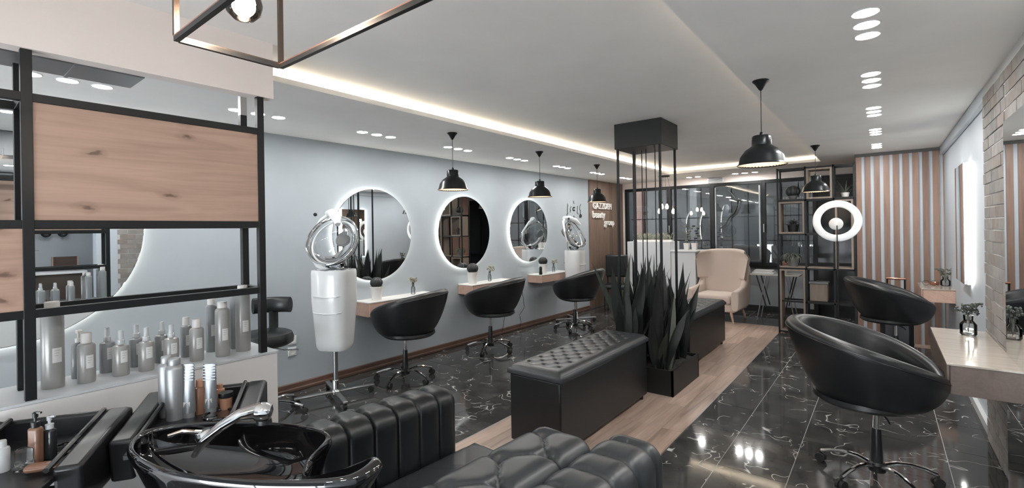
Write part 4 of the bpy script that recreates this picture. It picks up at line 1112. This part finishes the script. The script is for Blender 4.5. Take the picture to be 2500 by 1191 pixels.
blade_plant('potted_plant', 'dark potted plant inside the lowest wooden box of the shelving', 'plant', (SX + .18, SY, rz_[0] + .05), .085, .12, True, M_matte, 80, M_fol, .22, 1.8, 5)
blade_plant('potted_plant', 'bushy grey plant on the floor board of the shelving, middle bay', 'plant', (SX + .52, SY, rz_[0] + .03), .07, .10, True, M_gpot, 120, M_fol3, .22, 1.6, 6)
blade_plant('potted_plant', 'feathery pale plant on the top right board of the shelving', 'plant', (SX + .80, SY, rz_[4] + .025), .05, .06, True, M_pot, 26, M_fol2, .22, .5, 7)
def cactus(label, loc, r, h, pm_, R_, seed):
    e = E('potted_cactus', label, 'plant', loc)
    MB().lathe([(0, 0), (r * .74, 0), (r, h), (r * 1.03, h), (r * 1.03, h - .012), (r * .9, h - .012), (0, h - .012)], 24).build('pot', pm_, e)
    n = 96; b = MB()
    def fn(u, v):
        a = 2 * pi * u; t = v * pi * .93; rr = R_ * sin(t) * (1 + .07 * cos(12 * a)); return (rr * cos(a), rr * sin(a), h - .02 + R_ * .95 * (1 - cos(t)) )
    b.grid(fn, n, 18, True); b.build('cactus_body', M_fol, e, ang=80); return e
cactus('dark round cactus on the top left board of the shelving', (SX + .18, SY, rz_[4] + .025), .06, .05, M_gpot, .09, 1)
# items on the low boards of the shelving
e = E('storage_box', 'small stacked wooden box on the lower middle board of the shelving', 'box', (SX + .5, SY, rz_[1] + .025))
bx('box_body', (-.12, -.10, 0), (.09, .10, .24), M_frwood, e, bevel=.004); bx('lid', (-.13, -.11, .24), (.10, .11, .27), M_gpot, e, bevel=.004); MB().sphere((-.06, 0, .295), .022, 12).build('knob', M_matte, e)
# things on wall shelves
def zs(i): return SH[i][3]
def vase(label, loc, r, h, seed, flower=M_fol2, grp='small glass vases with dried flowers', vol=.10):
    rnd = random.Random(seed); e = E('glass_vase', label, 'vase', loc, 0, grp)
    MB().lathe([(0, 0), (r * .8, 0), (r, .01), (r, h * .55), (r * .55, h * .75), (r * .6, h), (r * .52, h), (r * .48, h * .76), (r * .92, h * .54), (r * .92, .012), (0, .01)], 24, cap=False).build('glass_body', M_clear, e)
    MB().lathe([(0, .012), (r * .9, .012), (r * .9, h * .32), (0, h * .32)], 20).build('water', M_clear, e)
    b = MB(); s = MB()
    for k in range(16):
        a = rnd.uniform(0, 6.28); rr = rnd.uniform(.1, .9) * vol; zt_ = h + rnd.uniform(.2, 1) * vol
        s.tube([(0, 0, .02), (rr * .25 * cos(a), rr * .25 * sin(a), h), (rr * cos(a), rr * sin(a), zt_)], .0012, 4)
        for q in range(5): b.sphere((rr * cos(a) + rnd.uniform(-.014, .014), rr * sin(a) + rnd.uniform(-.014, .014), zt_ + rnd.uniform(-.012, .012)), rnd.uniform(.005, .011), 6)
    s.build('stems', M_fol2, e); b.build('flowers', flower, e)['kind'] = 'stuff'; return e
M_dry = mat('dried_flower', (.34, .33, .26), .8)
vase('glass vase of dried flowers on the shelf nearest the standing dryer', (xw(3.75) + .13, 3.72, zs(0)), .024, .14, 1, M_dry, vol=.055)
vase('glass vase of dried flowers on the shelf under the middle round mirror', (xw(5.1) + .13, 5.10, zs(1)), .024, .14, 2, M_dry, vol=.07)
vase('glass vase of dried flowers on the shelf under the farthest round mirror', (xw(6.8) + .13, 6.72, zs(2)), .024, .14, 3, M_dry, vol=.07)
vase('glass jar with a green sprig on the large right counter, by the brick pier', (.455, 4.52, .775), .045, .14, 4, M_fol3, None, .075)
vase('small glass vase with pale leaves on the small far right counter', (.56, 7.42, .83), .045, .11, 5, M_fol2, None, .10)
def tallpot(label, loc, r, h, R_): return cactus(label, loc, r, h, M_pot, R_, 0)
tallpot('tapered white pot with a dark cactus under the middle round mirror', (xw(4.75) + .14, 4.74, zs(1)), .075, .16, .075)
tallpot('tapered white pot with a dark cactus under the farthest round mirror', (xw(6.4) + .14, 6.40, zs(2)), .075, .16, .07)
tallpot('tapered white pot with a dark cactus, partly hidden by the standing dryer', (xw(3.2) + .14, 3.20, zs(0)), .07, .15, .065)
e = E('hair_clipper', 'small black hair clipper standing on the farthest wall shelf', 'clipper', (xw(6.2) + .22, 6.22, zs(2)))
MB().lathe([(0, 0), (.025, 0), (.028, .02), (.022, .07), (.026, .10), (.018, .13), (0, .135)], 16).build('clipper_body', M_plast, e)
e = E('eyeglasses', 'pair of glasses with dark frame on the small far right counter', 'glasses', (.42, 7.38, .83))
q = MB()
for s in (-1, 1): q.torus(.028, .002, 24, 6, Matrix.Translation((s * .034, 0, .03)) @ Matrix.Rotation(pi / 2, 4, 'X')); q.tube([(s * .062, 0, .04), (s * .064, .12, .035)], .002, 5)
q.build('frame', M_matte, e)
e = E('copper_dish', 'small copper dish behind the glasses on the far right counter', 'dish', (.47, 7.50, .83)); MB().lathe([(0, 0), (.04, 0), (.055, .03), (.05, .03), (.036, .006), (0, .006)], 24, cap=False).build('dish', M_cop, e)

# rolling suitcase behind the far right chair
e = E('rolling_suitcase', 'black trolley case with copper topped handle behind the far right chair', 'suitcase', (.115, 7.45, 0), .0)
bx('case_body', (-.16, -.11, .05), (.16, .11, .50), M_plast, e, bevel=.05, seg=4)
for x in (-.085, .085): MB().cyl((x, .10, .45), (x, .10, .87), .009, 8).build('handle_tube', M_black, e)
bx('handle_grip', (-.10, .085, .865), (.10, .12, .892), M_cop, e, bevel=.01)
for x in (-.14, .12):
    for y in (-.07, .07): MB().cyl((x - .012, y, .028), (x + .012, y, .028), .028, 14).build('wheel', M_rub, e)

# ------------------------------------------------------------------ back area
e = E('reception_desk', 'tall white reception desk behind the black rod column', 'desk', (-3.5, 8.75, 0))
bx('tall_cabinet', (-.42, -.15, 0), (.42, .35, 1.30), M_white, e, bevel=.003)
bx('low_cabinet', (.42, -.12, 0), (.86, .40, 1.115), M_white, e, bevel=.003); bx('desk_top', (.42, -.15, 1.115), (.90, .42, 1.14), M_white, e, bevel=.004)
bx('side_cabinet', (-.50, .02, 0), (-.43, .35, 1.1), M_matte, e, bevel=.003)
e = blade_plant('trough_plant', 'row of pale curled foliage on top of the tall white desk', 'plant', (-3.5, 8.85, 1.30), .03, .03, False, M_pot, 10, M_fol2, .05, 1, 8)
b = MB(); rnd = random.Random(5)
for k in range(150):
    x = rnd.uniform(-.36, .36); y = rnd.uniform(-.05, .05); a = rnd.uniform(0, 6.28); l = rnd.uniform(.08, .17)
    b.tube([(x, y, 0), (x + .02 * cos(a), y + .02 * sin(a), l * .6), (x + .05 * cos(a), y + .05 * sin(a), l), (x + .07 * cos(a), y + .07 * sin(a), l * .8)], .004, 4)
b.build('curled_leaves', mat('pale_sage', (.30, .31, .24), .7), e)
bx('trough', (-.38, -.06, 0), (.38, .06, .03), M_pot, e)
for i, xx in enumerate((-2.86, -2.72)):
    e = E('white_flower_pot', ('left' if i == 0 else 'right') + ' white square pot on the lower white desk by the window', 'pot', (xx, 8.85, 1.14), 0, 'white pots on the desk')
    MB().lathe([(0, 0), (.052, 0), (.066, .13), (.060, .13), (.05, .01), (0, .01)], 4, Matrix.Rotation(pi / 4, 4, 'Z'), cap=False).build('pot', M_pot, e, smooth=False)
    MB().lathe([(0, .11), (.056, .11)], 4, Matrix.Rotation(pi / 4, 4, 'Z'), cap=False).build('soil', M_soil, e)
    q = MB(); q.tube([(0, 0, .10), (.01, 0, .22), (-.01 + .05 * i, 0, .34), (.02 + .1 * i, 0, .46)], .005, 6)
    for k in range(7): q.sphere((.02 + rnd.uniform(-.05, .07), rnd.uniform(-.04, .04), .17 + .045 * k), .022, 8, (1.5, .6, .8))
    q.build('orchid_stem', M_fol2 if i == 0 else M_fol, e)
# black chair beside the timber panel
e = E('waiting_chair', 'black upholstered chair beside the timber panel, half behind the rods', 'chair', (-4.02, 8.3, 0), .3)
bx('backrest', (-.22, .12, .62), (.20, .22, 1.05), M_leath, e, bevel=.03, seg=3); bx('seat', (-.22, -.25, .42), (.22, .22, .50), M_leath, e, bevel=.03, seg=3)
for x in (-.19, .19):
    for y in (-.2, .18): MB().cyl((x, y, 0), (x, y, .66 if y > 0 else .43), .012, 8).build('leg', M_black, e)
# folding table with tray
e = E('folding_table', 'small table with crossed black legs right of the cream armchair', 'table', (-1.47, 8.85, 0))
bx('table_top', (-.30, -.20, .745), (.42, .20, .765), mat('pale_top', (.50, .48, .45), .35), e, bevel=.004)
for s in (-.17, .17):
    q = MB(); q.tube([(-.20, s, .0), (-.06, s, .745)], .009, 6); q.build('leg', M_alu, e)
    q = MB(); q.tube([(-.20, s, .745), (-.06, s * .9, .22)], .009, 6); q.build('leg', M_black, e)
    q = MB(); q.tube([(.35, s, 0), (.22, s, .745)], .009, 6); q.build('leg', M_alu, e)
    q = MB(); q.tube([(.34, s, .745), (.22, s * .9, .22)], .009, 6); q.build('leg', M_black, e)
bx('cross_bar', (-.08, -.17, .21), (.24, -.15, .23), M_black, e)
e = E('paper_stack', 'white tray with a stack of paper on the small table', 'paper', (-1.58, 8.83, .765)); bx('tray', (-.16, -.12, 0), (.16, .12, .03), M_white, e, bevel=.006); bx('paper_sheets', (-.14, -.10, .03), (.14, .10, .06), M_pot, e)
e = E('flower_cup', 'white cup with pink flowers on the small table', 'flowers', (-1.28, 8.83, .765))
MB().lathe([(0, 0), (.05, 0), (.065, .09), (.058, .09), (.045, .01), (0, .01)], 20, cap=False).build('cup', M_pot, e)
q = MB()
for k in range(18):
    a = rnd.uniform(0, 6.28); r = rnd.uniform(0, .085); q.sphere((r * cos(a), r * sin(a), .15 + rnd.uniform(-.02, .05)), .022, 8, (1, 1, .6))
q.build('flowers', mat('pink_flower', (.42, .21, .15), .7), e)['kind'] = 'stuff'
q = MB()
for k in range(8): a = k * .8; q.tube([(0, 0, .02), (.05 * cos(a), .05 * sin(a), .14)], .002, 4)
q.build('stems', M_fol3, e)
# cluster of four bulbs
e = E('bulb_chandelier', 'cluster of four bare glowing bulbs on thin cords before the back window', 'lamp', (-3.18, 8.62, ZL))
MB().lathe([(.10, 0), (.10, -.02), (0, -.02)], 24).build('ceiling_plate', M_black, e)
for (px, py) in ((1607, 514), (1619, 503), (1631, 503), (1641, 514)):
    p = at(px, py, 1, 8.62) - Vector((-3.18, 8.62, ZL)); dy = .06 if py > 510 else -.06
    MB().cyl((p.x * .4, dy * .5, -.02), (p.x, dy, p.z + .09), .0025, 5).build('cord', M_brass, e)
    MB().lathe([(.0, .09), (.012, .09), (.014, .04), (.01, .035)], 10, Matrix.Translation((p.x, dy, p.z))).build('socket', M_brass, e)
    MB().lathe([(.010, .04), (.026, .0), (.03, -.025), (.02, -.05), (0, -.058)], 14, Matrix.Translation((p.x, dy, p.z)), cap=False).build('bulb', emit('edison_bulb', (1, .80, .62), 22), e)
# dark twig ornament in front of the third window
e = E('hanging_branch', 'dark twisted branch ornament hanging in the third window', 'ornament', (-2.3, 9.5, 0))
pts = [at(a, b, 1, 9.5) - Vector((-2.3, 9.5, 0)) for a, b in ((1775, 463), (1786, 474), (1795, 487), (1803, 489), (1800, 505), (1792, 520), (1779, 532), (1772, 548), (1760, 556))]
MB().tube(pts, [.005, .012, .02, .028, .014, .024, .012, .008, .012], 8).build('branch', M_fol, e)
pts = [at(a, b, 1, 9.5) - Vector((-2.3, 9.5, 0)) for a, b in ((1781, 488), (1795, 491), (1806, 493))]
MB().tube(pts, [.01, .014, .006], 6).build('pale_band', M_pot, e)
MB().cyl(tuple(at(1775, 463, 1, 9.5) - Vector((-2.3, 9.5, 0))), (at(1775, 463, 1, 9.5).x + 2.3, 0, ZL - .13), .002, 4).build('string', M_black, e)
# plants outside the windows
M_bush = mat('night_leaf', (.035, .042, .036), .8)
for i, (x, lab) in enumerate(((-3.3, 'dim potted shrub outside the second window'), (-2.45, 'dim potted shrub outside the third window, left'), (-1.62, 'dim potted shrub outside the third window, right'))):
    o_ = blade_plant('outdoor_shrub', lab, 'plant', (x, 10.5, 0), .2, .8, True, M_gpot, 160, M_bush, .38, 1.6, 30 + i, .03, grp='shrubs outside the windows')

# ------------------------------------------------------------------ wall script, outlets, cords
e = E('wall_script', 'black handwritten script decal on the white wall behind the far dryer', 'decal', (xw(7.6), 7.5, 0), -WR)
rnd = random.Random(11); q = MB()
def stroke(pts, w_):
    for (x0, y0), (x1, y1) in zip(pts[:-1], pts[1:]):
        a = atw(x0, y0); b_ = atw(x1, y1); p0 = Vector((.002, a.y - 7.5, a.z)); p1 = Vector((.002, b_.y - 7.5, b_.z)); d = (p1 - p0); n_ = Vector((0, -d.z, d.y)).normalized() * w_
        q.add([p0 - n_, p0 + n_, p1 + n_, p1 - n_], [(0, 1, 2, 3)])
        q.add([p + Vector((.001, 0, 0)) for p in (p0 - n_, p0 + n_, p1 + n_, p1 - n_)], [(3, 2, 1, 0)])
for x0, ya, yb in ((1385, 497, 542), (1393, 503, 520), (1401, 490, 500), (1409, 503, 524), (1416, 498, 534), (1391, 538, 562), (1386, 568, 584)):
    y = ya; pts = []
    while y < yb: pts.append((x0 + rnd.uniform(-1.8, 1.8), y)); y += 2.6
    stroke(pts, .007)
def ring(cx_, cy_, r, w_, a0=0, a1=6.28): stroke([(cx_ + r * cos(a0 + (a1 - a0) * k / 10), cy_ + r * 1.2 * sin(a0 + (a1 - a0) * k / 10)) for k in range(11)], w_)
ring(1401, 510, 3, .014, .8, 5.6); stroke([(1401, 527), (1401, 543)], .016); ring(1417, 527, 2.5, .012); stroke([(1391, 614), (1391, 619)], .04)
ring(1386, 636, 4, .008); ring(1392, 638, 5, .006, 1, 5); stroke([(1377, 642), (1384, 634), (1393, 640), (1396, 628)], .008); stroke([(1395, 560), (1390, 564)], .016)
q.build('ink_strokes', M_matte, e, smooth=False)
for j, z in enumerate((.50, .40)):
    p = atw(713, 830 + 28 * j)
    e = E('wall_socket', ('upper' if j == 0 else 'lower') + ' white round wall socket right of the black stool', 'socket', (xw(p.y), p.y, p.z), -WR, 'wall sockets by the stool')
    bx('face_plate', (0, -.042, -.042), (.008, .042, .042), M_white, e, bevel=.004); MB().lathe([(.03, .0), (.028, .004), (.0, -.004)], 20, Matrix.Translation((.009, 0, 0)) @ Matrix.Rotation(pi / 2, 4, 'Y'), cap=False).build('socket_well', M_pot, e)
def cord(pts, lab, z=None):
    P = [Vector((xw(atw(a, b).y) + .05, atw(a, b).y, atw(a, b).z)) for a, b in pts]; sp_ = []
    for i in range(len(P) - 1):
        for k in range(5): sp_.append(P[i].lerp(P[i + 1], k / 5))
    sp_.append(P[-1]); tag(MB().tube(sp_, .004, 6).build('power_cord', M_plast), lab, 'cord')
cord([(1268, 700), (1271, 725), (1274, 750), (1262, 768), (1266, 785), (1262, 800), (1255, 818)], 'black power cord hanging below the farthest wall shelf')
cord([(1226, 768), (1223, 790), (1219, 812), (1220, 826)], 'short dark cord hanging under the middle wall shelf')

# ------------------------------------------------------------------ wash corner behind the viewer, seen in the huge mirror
e = E('wash_counter', 'brown cupboard with white top, seen reflected in the very large mirror', 'cupboard', (1.30, 1.02, 0))
bx('cupboard', (-.25, -.60, 0), (.42, .50, .97), mat('dark_brown', (.07, .055, .045), .4), e, bevel=.004); bx('worktop', (-.28, -.61, .97), (.42, .53, 1.01), M_white, e, bevel=.004)
e = E('tap', 'arched chrome tap reflected in the very large mirror', 'tap', (1.4, .84, 1.01)); MB().tube([(0, 0, 0), (0, 0, .2), (0, .03, .3), (0, .10, .34), (0, .18, .33)], .012, 10).build('spout', M_chrome, e)
e = E('wooden_tray', 'shallow wooden tray leaning on the reflected cupboard', 'tray', (1.5, 1.34, 1.01)); bx('tray_back', (.05, -.16, 0), (.07, .16, .22), M_side, e); bx('tray_side', (-.02, -.16, 0), (.07, -.145, .22), M_shelf, e); bx('tray_side', (-.02, .145, 0), (.07, .16, .22), M_shelf, e)
for i in range(3):
    e = E('wall_hook_lamp', '%s small black cup shade on the reflected wall' % ('left', 'middle', 'right')[i], 'wall light', (1.74, .93 + .2 * i, 1.62), 0, 'cup shades reflected in the large mirror')
    MB().lathe([(.0, 0), (.03, 0), (.06, -.05), (.065, -.09), (.055, -.085), (.0, -.03)], 20, Matrix.Rotation(pi / 2, 4, 'Y')).build('shade', M_plast, e)
# no strip light is built behind the viewer; scene totals only
print('objects', len(bpy.data.objects), 'tris', sum(len(p.vertices) - 2 for m in bpy.data.meshes for p in m.polygons))
